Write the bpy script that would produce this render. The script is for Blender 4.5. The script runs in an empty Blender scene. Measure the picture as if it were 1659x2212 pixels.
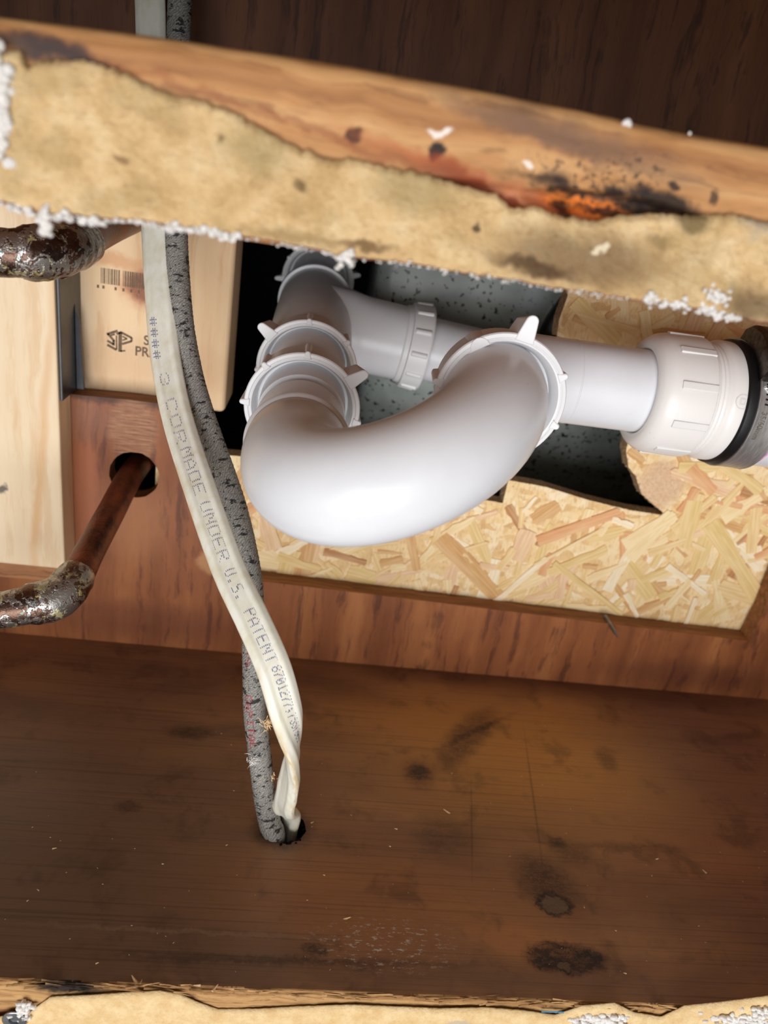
import bpy, math, random
import numpy as np
from mathutils import Vector, Matrix, noise
from mathutils.geometry import tessellate_polygon
random.seed(7)
S = 0.001                      # everything below is written in millimetres
PI = math.pi
col = bpy.context.scene.collection
scn = bpy.context.scene

# ------------------------------------------------------------------ camera
FPX = 1661.0
PITCH, YAW, ROLL = [math.radians(a) for a in (22.54, 7.08, 9.04)]
CAM = np.array([0.0, -195.4, 276.6])
DEP = 214.1                    # depth of the framing boards
HS = 260.8                     # underside of the upper board
def cam_axes():
    cy, sy, cp, sp = math.cos(YAW), math.sin(YAW), math.cos(PITCH), math.sin(PITCH)
    f = np.array([sy*cp, cy*cp, -sp]); r = np.array([cy, -sy, 0]); u = np.cross(r, f)
    cr, sr = math.cos(ROLL), math.sin(ROLL)
    return np.array([cr*r+sr*u, -sr*r+cr*u, f])
RM = cam_axes()
def ray(px, py): return RM.T @ np.array([(px-829.5)/FPX, (1106-py)/FPX, 1.0])
def aty(px, py, y): v = ray(px, py); return CAM+v*((y-CAM[1])/v[1])
def atz(px, py, z): v = ray(px, py); return CAM+v*((z-CAM[2])/v[2])
def att(px, py, t): return CAM+ray(px, py)*t

cd = bpy.data.cameras.new('camera'); cam = bpy.data.objects.new('camera', cd); col.objects.link(cam)
r_, u_, f_ = RM
cam.matrix_world = Matrix(((r_[0], u_[0], -f_[0], CAM[0]*S), (r_[1], u_[1], -f_[1], CAM[1]*S), (r_[2], u_[2], -f_[2], CAM[2]*S), (0, 0, 0, 1)))
cd.sensor_fit = 'HORIZONTAL'; cd.sensor_width = 5.694; cd.lens = 5.694*FPX/1659
cd.clip_start = 0.01; cd.clip_end = 50
cd.dof.use_dof = True; cd.dof.focus_distance = 0.315; cd.dof.aperture_fstop = 2.2
scn.camera = cam

# ------------------------------------------------------------------ light
w = bpy.data.worlds.new('world'); scn.world = w; w.use_nodes = True
bg = w.node_tree.nodes['Background']; bg.inputs[0].default_value = (1.0, 0.86, 0.72, 1); bg.inputs[1].default_value = 0.20
def area(name, loc, target, sx, sy, energy, color):
    l = bpy.data.lights.new(name, 'AREA'); l.shape = 'RECTANGLE'; l.size = sx*S; l.size_y = sy*S
    l.energy = energy; l.color = color
    o = bpy.data.objects.new(name, l); col.objects.link(o)
    o.location = Vector(loc)*S
    o.rotation_euler = (Vector(target)-Vector(loc)).to_track_quat('-Z', 'Y').to_euler()
    return o
area('window_daylight', (-160, -1500, -110), (40, 120, 150), 1450, 1100, 26.0, (0.95, 0.97, 1.0))
scn.view_settings.view_transform = 'Standard'; scn.view_settings.look = 'None'
scn.view_settings.gamma = 1; scn.view_settings.use_curve_mapping = False
scn.view_settings.exposure = 0.35

# ------------------------------------------------------------------ material graph helper
def srgb(c):
    return tuple(((v/255)/12.92 if v/255 <= 0.04045 else ((v/255+0.055)/1.055)**2.4) for v in c)+(1.0,)
class G:
    def __init__(s, name, rough=0.6, metallic=0.0, spec=0.5):
        s.m = bpy.data.materials.new(name); s.m.use_nodes = True
        s.t = s.m.node_tree; s.b = s.t.nodes['Principled BSDF']
        s.b.inputs['Roughness'].default_value = rough; s.b.inputs['Metallic'].default_value = metallic
        s.b.inputs['Specular IOR Level'].default_value = spec
        s.P = s.vm('MULTIPLY', s.n('ShaderNodeNewGeometry').outputs['Position'], (1000, 1000, 1000))
    def n(s, typ): return s.t.nodes.new(typ)
    def put(s, inp, v):
        if isinstance(v, bpy.types.NodeSocket): s.t.links.new(v, inp)
        elif v is not None:
            if isinstance(v, tuple) and len(v) == 3 and inp.type == 'RGBA': v = srgb(v)
            inp.default_value = v
    def vm(s, op, a, b):
        n = s.n('ShaderNodeVectorMath'); n.operation = op; s.put(n.inputs[0], a); s.put(n.inputs[1], b); return n.outputs[0]
    def ma(s, op, a, b=None, clamp=False):
        n = s.n('ShaderNodeMath'); n.operation = op; n.use_clamp = clamp; s.put(n.inputs[0], a)
        if b is not None: s.put(n.inputs[1], b)
        return n.outputs[0]
    def map(s, v, scale=(1, 1, 1), rot=(0, 0, 0), loc=(0, 0, 0), typ='POINT'):
        n = s.n('ShaderNodeMapping'); n.vector_type = typ; s.put(n.inputs['Vector'], v)
        n.inputs['Scale'].default_value = scale; n.inputs['Rotation'].default_value = rot; n.inputs['Location'].default_value = loc
        return n.outputs[0]
    def noise(s, v, scale=1.0, detail=4, rough=0.55, dist=0.0, colr=False):
        n = s.n('ShaderNodeTexNoise'); s.put(n.inputs['Vector'], v)
        n.inputs['Scale'].default_value = scale; n.inputs['Detail'].default_value = detail
        n.inputs['Roughness'].default_value = rough; n.inputs['Distortion'].default_value = dist
        return n.outputs[1 if colr else 0]
    def wave(s, v, scale, dist=3, detail=2, dscale=1.0, axis='X'):
        n = s.n('ShaderNodeTexWave'); n.bands_direction = axis; s.put(n.inputs['Vector'], v)
        n.inputs['Scale'].default_value = scale; n.inputs['Distortion'].default_value = dist
        n.inputs['Detail'].default_value = detail; n.inputs['Detail Scale'].default_value = dscale
        return n.outputs[1]
    def vor(s, v, scale, feature='F1', out='Distance', rnd=1.0):
        n = s.n('ShaderNodeTexVoronoi'); n.feature = feature; s.put(n.inputs['Vector'], v)
        n.inputs['Scale'].default_value = scale; n.inputs['Randomness'].default_value = rnd
        return n.outputs[out]
    def ramp(s, f, stops, interp='LINEAR'):
        n = s.n('ShaderNodeValToRGB'); s.put(n.inputs[0], f); r = n.color_ramp; r.interpolation = interp
        while len(r.elements) < len(stops): r.elements.new(0.5)
        for e, (p, c) in zip(r.elements, stops):
            e.position = p; e.color = srgb(c) if isinstance(c, tuple) else (c, c, c, 1)
        return n.outputs[0]
    def rng(s, f, a, b, c=0.0, d=1.0):
        n = s.n('ShaderNodeMapRange'); n.interpolation_type = 'SMOOTHSTEP'; s.put(n.inputs[0], f)
        for k, v in zip((1, 2, 3, 4), (a, b, c, d)): n.inputs[k].default_value = v
        return n.outputs[0]
    def mix(s, f, a, b, mode='MIX'):
        n = s.n('ShaderNodeMix'); n.data_type = 'RGBA'; n.blend_type = mode; n.clamp_factor = True
        s.put(n.inputs[0], f); s.put(n.inputs[6], a); s.put(n.inputs[7], b); return n.outputs[2]
    def warp(s, v, scale, amp):
        c = s.noise(v, scale, 3, 0.6, 0, True)
        c = s.vm('SUBTRACT', c, (0.5, 0.5, 0.5)); c = s.vm('MULTIPLY', c, (amp*2, amp*2, amp*2)); return s.vm('ADD', v, c)
    def ell(s, v, c, r, rot=(0, 0, 0), soft=0.4):     # 1 inside an ellipsoid, 0 outside
        m = s.map(v, r, rot, c, 'TEXTURE')
        n = s.n('ShaderNodeVectorMath'); n.operation = 'LENGTH'; s.put(n.inputs[0], m)
        return s.rng(n.outputs['Value'], 1+soft, max(0.0, 1-soft))
    def bump(s, h, strength=0.4, dist=0.3):
        n = s.n('ShaderNodeBump'); s.put(n.inputs['Height'], h); n.inputs['Strength'].default_value = strength
        n.inputs['Distance'].default_value = dist*S
        s.t.links.new(n.outputs[0], s.b.inputs['Normal'])
    def out(s, c=None, rough=None, metal=None):
        if c is not None: s.put(s.b.inputs['Base Color'], c)
        if rough is not None: s.put(s.b.inputs['Roughness'], rough)
        if metal is not None: s.put(s.b.inputs['Metallic'], metal)
        return s.m
BIG = 1e5
def plain(name, c, rough=0.5, metallic=0.0, spec=0.5, nscale=0.3, amp=0.12, bump=0.0):
    g = G(name, rough, metallic, spec)
    f = g.noise(g.P, nscale, 4)
    lo = tuple(max(0, v*(1-amp)) for v in c); hi = tuple(min(255, v*(1+amp)) for v in c)
    if bump: g.bump(g.noise(g.P, nscale*6, 4), bump)
    return g.out(g.ramp(f, [(0.3, lo), (0.7, hi)]))

# ---- lower board: dark stained wood, grain along x
def m_lower_board():
    g = G('dark_stained_wood', 0.42, 0, 0.45); P = g.P
    wp = g.warp(P, 0.02, 14)
    grain = g.noise(g.map(P, (0.006, 0.75, 0.75)), 1, 5, 0.6)
    band = g.noise(g.map(wp, (0.006, 0.03, 0.03)), 1, 3, 0.5)
    fine = g.noise(g.map(P, (0.03, 2.4, 2.4)), 1, 3, 0.7)
    c = g.ramp(band, [(0.3, (120, 85, 62)), (0.5, (154, 109, 76)), (0.72, (180, 130, 84))])
    def zone(c, px, py, rx, ry, colr, amt, soft=0.8, rot=0.0, warped=True):
        q = atz(px, py, 0); m = g.ell(wp if warped else P, (q[0], q[1], 0), (rx, ry, BIG), (0, 0, rot), soft)
        return g.mix(g.ma('MULTIPLY', m, amt), c, colr)
    c = zone(c, 90, 1750, 80, 120, (104, 82, 70), 0.75)
    c = zone(c, 250, 2000, 80, 40, (108, 82, 64), 0.6)
    c = zone(c, 1150, 1640, 75, 46, (206, 142, 66), 0.8)  # warm reflection of the strand board put into the colour, next line too
    c = zone(c, 900, 1560, 50, 22, (190, 132, 70), 0.6)
    c = zone(c, 860, 1950, 70, 22, (176, 112, 60), 0.5)
    c = zone(c, 1130, 2030, 22, 9, (204, 136, 78), 0.5, 0.5)
    c = zone(c, 1640, 1750, 60, 110, (120, 80, 72), 0.7)
    c = zone(c, 1330, 1480, 110, 14, (110, 62, 40), 0.6)  # shade along the back edge painted in, here and on the next line
    c = zone(c, 900, 1440, 170, 9, (100, 68, 48), 0.6)
    c = zone(c, 1440, 1850, 60, 30, (170, 110, 70), 0.4)
    dk = g.rng(grain, 0.47, 0.36); c = g.mix(g.ma('MULTIPLY', dk, 0.28), c, (44, 26, 16))
    c = g.mix(g.ma('MULTIPLY', g.rng(fine, 0.55, 0.7), 0.28), c, (58, 34, 20))
    blot = g.rng(g.noise(wp, 0.035, 4, 0.65), 0.52, 0.68); c = g.mix(g.ma('MULTIPLY', blot, 0.4), c, (60, 38, 26))
    ws = g.warp(g.warp(P, 0.15, 3), 0.6, 1.6)
    knotn = g.rng(g.noise(g.map(ws, (0.12, 0.7, 1)), 1, 4, 0.7), 0.35, 0.6)
    def spot(c, px, py, rx, ry, colr, amt, soft=0.35, rot=0.0):
        q = atz(px, py, 0); m = g.ell(ws, (q[0], q[1], 0), (rx, ry, BIG), (0, 0, rot), soft)
        return g.mix(g.ma('MULTIPLY', g.ma('MULTIPLY', m, amt), g.ma('ADD', 0.55, g.ma('MULTIPLY', knotn, 0.5))), c, colr)
    # knots
    c = spot(c, 905, 1672, 8, 9, (92, 52, 34), 0.8, 0.7); c = spot(c, 905, 1668, 5, 5, (48, 26, 18), 0.85, 0.5)
    c = spot(c, 1180, 1905, 11, 15, (60, 36, 26), 0.85, 0.7, 0.5); c = spot(c, 1195, 1952, 8.5, 6, (28, 18, 14), 1.0, 0.15)
    c = spot(c, 1195, 1954, 6.2, 4, (112, 88, 68), 1.0, 0.15)
    c = spot(c, 1222, 2070, 17, 7, (62, 38, 28), 1.0, 0.25); c = spot(c, 1185, 2077, 7, 3, (26, 18, 16), 0.8, 0.5)
    c = spot(c, 1275, 2070, 7, 4, (24, 16, 14), 0.8, 0.5); c = spot(c, 1218, 2086, 4.6, 2.6, (28, 18, 14), 1.0, 0.15); c = spot(c, 1218, 2086, 3.6, 1.8, (104, 82, 58), 1.0, 0.2)
    c = spot(c, 1240, 1845, 9, 7, (64, 36, 24), 0.6, 0.8); c = spot(c, 1202, 1818, 4, 3.5, (34, 22, 16), 0.8, 0.6)
    c = spot(c, 1010, 1590, 30, 9, (86, 50, 30), 0.75, 0.5, 0.95); c = spot(c, 1030, 1578, 22, 2.0, (42, 24, 16), 0.8, 0.8, 0.62)
    c = spot(c, 1365, 1830, 26, 3, (66, 38, 26), 0.55, 0.8, 0.03)
    c = spot(c, 410, 1582, 11, 5, (46, 30, 22), 0.8, 0.6); c = spot(c, 275, 1742, 5, 3, (58, 32, 22), 0.7, 0.6)
    c = spot(c, 680, 2050, 5, 2.4, (36, 22, 16), 0.8, 0.6); c = spot(c, 960, 1805, 14, 12, (70, 44, 34), 0.5, 0.6)
    c = spot(c, 1310, 1640, 5, 9, (70, 40, 24), 0.6, 0.6); c = spot(c, 1600, 1590, 16, 3, (66, 38, 30), 0.5, 0.6, 0.2)
    c = spot(c, 620, 2075, 60, 1.8, (46, 28, 20), 0.6, 0.8, 0.02); c = spot(c, 420, 2012, 50, 0.8, (150, 126, 100), 0.4, 0.8, 0.0)
    # thin dark line and lighter plank edge
    a, b = atz(1135, 1600, 0), atz(1172, 1868, 0)
    ang = math.atan2(b[1]-a[1], b[0]-a[0]); mid = (a+b)/2; L = np.linalg.norm(b-a)/2
    m = g.ell(P, (mid[0], mid[1], 0), (L, 0.55, BIG), (0, 0, ang), 0.9); c = g.mix(g.ma('MULTIPLY', m, 0.4), c, (48, 26, 16))
    a, b = atz(1018, 1700, 0), atz(1020, 1870, 0)
    ang = math.atan2(b[1]-a[1], b[0]-a[0]); mid = (a+b)/2; L = np.linalg.norm(b-a)/2
    m = g.ell(P, (mid[0], mid[1], 0), (L, 0.5, BIG), (0, 0, ang), 0.9); c = g.mix(g.ma('MULTIPLY', m, 0.35), c, (52, 28, 18))
    # darker ring at the cable hole
    c = g.mix(g.ma('MULTIPLY', g.ell(ws, (10, 76, 0), (13, 11.5, BIG), (0, 0, 0), 0.4), 0.75), c, (24, 16, 12))
    # white scuffs
    sc = g.rng(g.noise(g.map(P, (0.5, 1.4, 1)), 0.45, 5, 0.75), 0.56, 0.61)
    q = atz(860, 2040, 0); m = g.ell(ws, (q[0]-4, q[1], 0), (26, 10, BIG), (0, 0, 0), 0.6)
    c = g.mix(g.ma('MULTIPLY', g.ma('MULTIPLY', sc, m), 0.9), c, (205, 195, 182))
    sc2 = g.rng(g.noise(g.map(P, (2.0, 0.25, 1)), 1, 3, 0.6), 0.60, 0.68)
    q = atz(1590, 1830, 0); m = g.ell(ws, (q[0], q[1], 0), (15, 22, BIG), (0, 0, 0.5), 0.6)
    c = g.mix(g.ma('MULTIPLY', g.ma('MULTIPLY', sc2, m), 0.5), c, (170, 135, 122))
    g.bump(g.ma('ADD', grain, g.ma('MULTIPLY', fine, 0.5)), 0.28, 0.25)
    return g.out(c, g.ma('ADD', g.ma('MULTIPLY', fine, 0.25), 0.30))

# ---- generic sawn timber
def m_wood(name, lo, mid, hi, stretch=(0.006, 0.3, 0.3), rough=0.6, spots=(), streak=(40, 22, 12), samt=0.4, bump=0.3, extra=None):
    g = G(name, rough, 0, 0.35); P = g.P; wp = g.warp(P, 0.02, 6)
    f = g.noise(g.map(wp, tuple(v*0.35 for v in stretch)), 1, 3, 0.5)
    h = g.noise(g.map(wp, stretch), 1, 5, 0.65)
    fine = g.noise(g.map(P, tuple(v*6 for v in stretch)), 1, 3, 0.7)
    c = g.ramp(f, [(0.3, lo), (0.5, mid), (0.7, hi)])
    c = g.mix(g.ma('MULTIPLY', g.rng(h, 0.48, 0.34), samt), c, streak)
    c = g.mix(g.ma('MULTIPLY', g.rng(fine, 0.55, 0.72), samt*0.5), c, streak)
    ws = g.warp(P, 0.12, 4)
    for ctr, rad, rot, colr, amt, soft in spots:
        c = g.mix(g.ma('MULTIPLY', g.ell(ws, ctr, rad, rot, soft), amt), c, colr)
    if extra: c = extra(g, c, ws)
    g.bump(g.ma('ADD', h, g.ma('MULTIPLY', fine, 0.6)), bump, 0.25)
    return g.out(c)
def sp(px, py, y, rx, rz, colr, amt, soft=0.5, rot=0.0):
    q = aty(px, py, y); return ((q[0], 0, q[2]), (rx, BIG, rz), (0, rot, 0), colr, amt, soft)

MAT = {}
MAT['lower'] = m_lower_board()
def mold(g, c, ws):
    n = g.rng(g.noise(g.P, 0.55, 4, 0.7), 0.52, 0.62)
    q = aty(1290, 410, 0); m = g.ell(ws, (q[0], 0, q[2]), (17, BIG, 6), (0, 0.12, 0), 0.6)
    c = g.mix(g.ma('MULTIPLY', g.ma('MULTIPLY', n, m), 0.9), c, (20, 18, 18))
    q = aty(1385, 375, 0); m = g.ell(ws, (q[0], 0, q[2]), (5, BIG, 5), (0, 0, 0), 0.6)
    c = g.mix(g.ma('MULTIPLY', g.ma('MULTIPLY', n, m), 0.8), c, (28, 24, 22))
    return c
MAT['upper'] = m_wood('weathered_timber', (152, 102, 60), (186, 134, 84), (206, 160, 108), (0.008, 0.5, 0.5), 0.7, [
    sp(1250, 300, 0, 30, 3.5, (122, 92, 72), 0.6, 0.6, 0.14), sp(1180, 290, 0, 22, 2.2, (112, 84, 66), 0.6, 0.6, 0.16),
    sp(940, 325, 0, 1.6, 2.6, (16, 14, 20), 0.95, 0.3), sp(762, 290, 0, 1.3, 2.0, (20, 16, 20), 0.9, 0.3),
    sp(950, 281, 0, 2.6, 0.9, (236, 226, 216), 0.9, 0.35), sp(1142, 356, 0, 1.0, 0.9, (236, 224, 214), 0.9, 0.35),
    sp(1325, 415, 0, 2.6, 1.6, (20, 18, 18), 0.9, 0.4), sp(1458, 398, 0, 1.4, 1.4, (26, 22, 26), 0.9, 0.4),
    sp(1200, 398, 0, 4.5, 2.4, (40, 34, 30), 0.55, 0.5), sp(1545, 425, 0, 1.2, 1.0, (40, 30, 28), 0.8, 0.4),
    sp(1100, 420, 0, 34, 2.0, (172, 78, 40), 0.7, 0.7, 0.20), sp(800, 330, 0, 60, 1.2, (134, 66, 38), 0.5, 0.7, 0.16),
    sp(130, 112, 0, 10, 2.6, (44, 38, 44), 0.85, 0.5, 0.12), sp(60, 96, 0, 14, 1.6, (60, 48, 46), 0.7, 0.5, 0.1),
    sp(1330, 440, 0, 26, 1.6, (40, 20, 14), 0.85, 0.5, 0.10),
    sp(1430, 437, 0, 12, 2.6, (22, 14, 14), 0.95, 0.5, 0.12), sp(1120, 440, 0, 22, 3.0, (120, 48, 24), 0.8, 0.6, 0.2), sp(1180, 448, 0, 16, 1.4, (208, 140, 96), 0.7, 0.5, 0.25), sp(1290, 458, 0, 13, 2.4, (226, 124, 44), 1.0, 0.35, 0.06), sp(1225, 452, 0, 3, 1.6, (30, 16, 12), 0.9, 0.4), sp(1340, 466, 0, 9, 1.2, (52, 22, 12), 0.9, 0.4),
    ], (96, 52, 30), 0.45, 0.4, mold)
MAT['upper_body'] = m_wood('dark_timber', (140, 92, 58), (160, 108, 70), (178, 124, 82), (0.006, 0.4, 0.4), 0.7)
def ply_extra(g, c, ws):
    # lighter veneer strip around the pipe hole, cross grain above it
    q = aty(287, 930, DEP); m = g.ell(g.warp(g.P, 0.08, 2), (q[0], 0, q[2]), (13, BIG, 18), (0, 0, 0), 0.25)
    cross = g.noise(g.map(g.P, (0.08, 1, 1.0)), 1, 4, 0.7)
    c = g.mix(g.ma('MULTIPLY', m, 0.8), c, g.ramp(cross, [(0.35, (122, 76, 50)), (0.65, (186, 136, 98))]))
    return c
MAT['ply'] = m_wood('reddish_plywood', (120, 66, 34), (152, 90, 50), (178, 114, 66), (0.16, 0.2, 0.010), 0.55, [
    sp(285, 1120, DEP, 17, 24, (176, 116, 74), 0.7, 0.6), sp(175, 1050, DEP, 11, 30, (176, 104, 68), 0.7, 0.4),
    sp(180, 900, DEP, 16, 12, (140, 92, 70), 0.6, 0.6), sp(375, 950, DEP, 7, 30, (134, 74, 38), 0.7, 0.5),
    sp(455, 1215, DEP, 8, 7, (196, 144, 96), 0.7, 0.25), sp(300, 1340, DEP, 60, 12, (104, 52, 34), 0.5, 0.6),  # last spot puts the shade at the wall's foot into the colour
    sp(240, 862, DEP, 40, 3, (58, 34, 24), 0.8, 0.6), sp(1500, 1460, DEP, 60, 10, (88, 44, 34), 0.5, 0.7),  # shadow band along the left top edge and shade at the foot, painted
    sp(147, 1060, DEP, 1.5, 40, (150, 132, 116), 0.8, 0.6),
    ], (64, 26, 18), 0.6, 0.35, ply_extra)
MAT['ply_edge'] = m_wood('plywood_edge', (118, 76, 44), (148, 98, 58), (172, 118, 72), (0.02, 0.8, 0.8), 0.7)
MAT['pine'] = m_wood('pale_pine', (218, 188, 150), (236, 212, 176), (244, 224, 192), (0.09, 0.09, 0.006), 0.6, [
    sp(10, 1057, DEP-20, 2.2, 3.2, (70, 66, 62), 0.85, 0.4)], (208, 160, 104), 0.35, 0.15,
    lambda g, c, ws: g.mix(g.ma('MULTIPLY', g.ell(g.warp(g.P, 0.02, 4), (float(aty(88, 950, 195)[0]), 0, 120), (2.2, BIG, 90), (0, 0.09, 0), 0.8), 0.5), c, (214, 160, 98)))
PY = DEP+16
def prem_extra(g, c, ws):
    q = aty(305, 620, PY); K = (q[0]+2, 0, q[2])
    c = g.mix(g.ma('MULTIPLY', g.ell(ws, K, (13, BIG, 11), (0, 0, 0), 0.4), 0.75), c, (206, 140, 98))
    rings = g.wave(g.map(ws, (1, 0, 1), (0, 0, 0), (-K[0], 0, -K[2])), 0.35, 4, 2)
    c = g.mix(g.ma('MULTIPLY', g.ell(ws, K, (9, BIG, 8), (0, 0, 0), 0.35), 0.8), c, g.mix(rings, (112, 62, 42), (158, 92, 62)))
    return c
MAT['prem'] = m_wood('fir_stud', (226, 186, 138), (240, 206, 162), (246, 218, 180), (0.10, 0.1, 0.005), 0.6, [
    sp(240, 560, PY, 14, 3, (218, 158, 108), 0.7, 0.6), sp(330, 785, PY, 60, 12, (206, 162, 122), 0.4, 0.7)], (204, 144, 92), 0.35, 0.2, prem_extra)

MAT['ply_shaded'] = m_wood('shade_toned_plywood', (84, 46, 24), (106, 62, 34), (124, 76, 46), (0.16, 0.2, 0.010), 0.6, (), (36, 18, 10), 0.6, 0.3)  # darker copy of the plywood, shade above the upper board put into its colour
def m_osb_base():
    g = G('strand_board', 0.65, 0, 0.3); P = g.P
    a = g.map(g.warp(P, 0.06, 5), (0.10, 0.10, 0.26), (0, 0.5, 0)); b = g.map(g.warp(P, 0.07, 5), (0.24, 0.1, 0.10), (0, 0.25, 0))
    ca = g.vor(a, 1, 'F1', 'Color'); cb = g.vor(b, 1, 'F1', 'Color')
    pal = [(0.0, (206, 162, 108)), (0.25, (230, 194, 138)), (0.5, (240, 208, 154)), (0.75, (245, 220, 174)), (1.0, (250, 232, 196))]
    ra = g.ramp(g.ma('MULTIPLY', ca, 1.0), pal); rb = g.ramp(cb, pal)
    c = g.mix(g.rng(g.noise(P, 0.08, 2), 0.45, 0.55), ra, rb)
    f = g.noise(g.map(P, (0.9, 0.9, 0.25), (0, 0.6, 0)), 1, 4, 0.7)
    c = g.mix(g.ma('MULTIPLY', g.rng(f, 0.5, 0.35), 0.4), c, (196, 140, 80))
    c = g.mix(g.rng(g.noise(P, 0.7, 2, 0.5), 0.72, 0.76), c, (120, 74, 44))
    q = aty(1425, 1050, DEP+14); tm = g.ell(g.warp(P, 0.1, 4), (q[0], 0, q[2]), (15, BIG, 17), (0, 0.3, 0), 0.3)
    fz = g.noise(g.map(P, (1, 1, 1)), 0.8, 5, 0.75)
    c = g.mix(g.ma('MULTIPLY', tm, 0.85), c, g.ramp(fz, [(0.35, (206, 164, 128)), (0.65, (240, 206, 170))]))
    g.bump(g.ma('ADD', g.ma('ADD', g.vor(a, 1, 'F1', 'Distance'), f), g.ma('MULTIPLY', g.ma('MULTIPLY', tm, fz), 2)), 0.5, 0.5)
    return g.out(c)
MAT['osb'] = m_osb_base()
MAT['osb_edge'] = plain('strand_board_sawn_edge', (176, 146, 110), 0.85, 0, 0.2, 0.8, 0.25, 0.8)
def m_flake(name, c, streak):
    g = G(name, 0.6, 0, 0.3)
    uv = g.n('ShaderNodeTexCoord').outputs['Object']
    v = g.map(uv, (40, 900, 900)); f = g.noise(v, 1, 4, 0.6)
    big = g.noise(g.map(uv, (20, 60, 60)), 1, 2)
    cc = g.mix(g.rng(f, 0.42, 0.6), streak, c)
    cc = g.mix(g.ma('MULTIPLY', g.rng(big, 0.4, 0.7), 0.3), cc, (250, 226, 182))
    g.bump(f, 0.3, 0.15)
    return g.out(cc)
FL = [m_flake('strand_straw', (240, 210, 156), (226, 190, 130)), m_flake('strand_cream', (246, 224, 178), (236, 206, 152)),
      m_flake('strand_tan', (222, 176, 118), (204, 154, 96)), m_flake('strand_white', (250, 236, 206), (240, 220, 182)),
      m_flake('strand_orange', (228, 172, 122), (216, 156, 106)), m_flake('strand_yellow', (236, 206, 146), (222, 188, 122)),
      m_flake('strand_brown', (198, 146, 98), (178, 122, 74)), m_flake('strand_pink', (240, 206, 166), (226, 184, 142))]

def m_paper(dark=0.5):
    g = G('torn_drywall_paper', 0.9, 0, 0.15); P = g.P
    n1 = g.noise(P, 0.12, 5, 0.65); n2 = g.noise(g.map(P, (0.35, 0.5, 0.8)), 1, 5, 0.7)
    c = g.ramp(n1, [(0.32, (200, 164, 114)), (0.5, (220, 186, 136)), (0.68, (232, 204, 158))])
    c = g.mix(g.ma('MULTIPLY', g.rng(n2, 0.52, 0.66), 0.4), c, (170, 134, 86))
    c = g.mix(g.ma('MULTIPLY', g.rng(g.noise(P, 0.05, 3), 0.52, 0.62), 0.35), c, (164, 138, 92))
    ws = g.warp(P, 0.12, 4)
    def s(c, px, py, rx, rz, colr, amt, soft=0.6, rot=0.0):
        q = aty(px, py, -2); return g.mix(g.ma('MULTIPLY', g.ell(ws, (q[0], 0, q[2]), (rx, BIG, rz), (0, rot, 0), soft), amt), c, colr)
    c = s(c, 1260, 560, 20, 6, (112, 86, 60), 0.75); c = s(c, 1150, 575, 10, 1.6, (60, 38, 28), 0.75, 0.5, 0.1)
    c = s(c, 1620, 660, 8, 4, (76, 58, 44), 0.7); c = s(c, 1020, 484, 1.1, 1.1, (84, 70, 52), 0.9, 0.4)
    c = s(c, 1500, 480, 3.4, 2.2, (112, 94, 62), 0.8); c = s(c, 1420, 520, 3, 2, (138, 112, 72), 0.7)
    c = s(c, 640, 405, 1.2, 1.4, (108, 84, 54), 0.8); c = s(c, 488, 312, 1.0, 1.0, (120, 94, 60), 0.8); c = s(c, 262, 340, 1.4, 1.0, (126, 92, 56), 0.7)
    c = s(c, 560, 330, 7, 5, (156, 134, 88), 0.6); c = s(c, 900, 410, 9, 5, (158, 136, 90), 0.6); c = s(c, 790, 530, 6, 1.0, (86, 54, 36), 0.7)
    c = s(c, 640, 510, 12, 1.6, (138, 108, 64), 0.6); c = s(c, 1300, 539, 1.5, 1.0, (238, 222, 190), 0.9, 0.3); c = s(c, 1640, 480, 4, 3, (172, 160, 142), 0.7)
    g.bump(g.ma('ADD', n2, g.ma('MULTIPLY', g.noise(P, 0.9, 4, 0.7), 0.7)), 0.9, 0.8)
    return g.out(c)
MAT['paper'] = m_paper()
MAT['paper_low'] = None
MAT['paper_rim'] = plain('stained_paper_edge', (128, 84, 68), 0.9, 0, 0.15, 0.25, 0.35, 0.6)
MAT['plaster'] = plain('white_plaster', (238, 232, 226), 0.9, 0, 0.2, 0.8, 0.08, 0.9)
MAT['dark'] = plain('cavity_darkness', (14, 16, 18), 0.9, 0, 0.1)  # near-black colour stands in for the darkness of the cavity
MAT['drywall'] = plain('drywall_paper', (204, 196, 184), 0.9, 0, 0.2)
MAT['hole_black'] = plain('dark_fuzz', (26, 20, 16), 1.0, 0, 0.05, 1.0, 0.5, 0.9)  # near-black tone for the cable hole wall and the fuzz round it

def m_white_plastic():
    g = G('white_plastic', 0.3, 0, 0.5)
    f = g.noise(g.P, 0.05, 3)
    g.b.inputs['Subsurface Weight'].default_value = 0.0
    return g.out(g.ramp(f, [(0.3, (224, 225, 229)), (0.7, (230, 231, 234))]), g.ma('ADD', g.ma('MULTIPLY', g.noise(g.P, 0.4, 3), 0.12), 0.24))
MAT['pvc'] = m_white_plastic()
def m_nut():
    g = G('white_nut_plastic', 0.36, 0, 0.5)
    f = g.rng(g.noise(g.P, 0.9, 3, 0.7), 0.70, 0.76)
    return g.out(g.mix(g.ma('MULTIPLY', f, 0.5), (232, 232, 233), (186, 170, 146)))
MAT['nut'] = m_nut()
def m_milky():
    g = G('milky_nylon', 0.34, 0, 0.5)
    g.b.inputs['Subsurface Weight'].default_value = 0.35; g.b.inputs['Subsurface Radius'].default_value = (1, 0.9, 0.8); g.b.inputs['Subsurface Scale'].default_value = 0.003
    f = g.rng(g.noise(g.P, 0.6, 4, 0.7), 0.66, 0.74)
    q = aty(1420, 940, 130)
    m = g.ell(g.P, (q[0]-3, 140, 190), (6, 30, 14), (0, 0, 0), 0.5)
    return g.out(g.mix(g.ma('MULTIPLY', g.ma('MULTIPLY', f, m), 0.9), (238, 234, 230), (176, 120, 56)))
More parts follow.
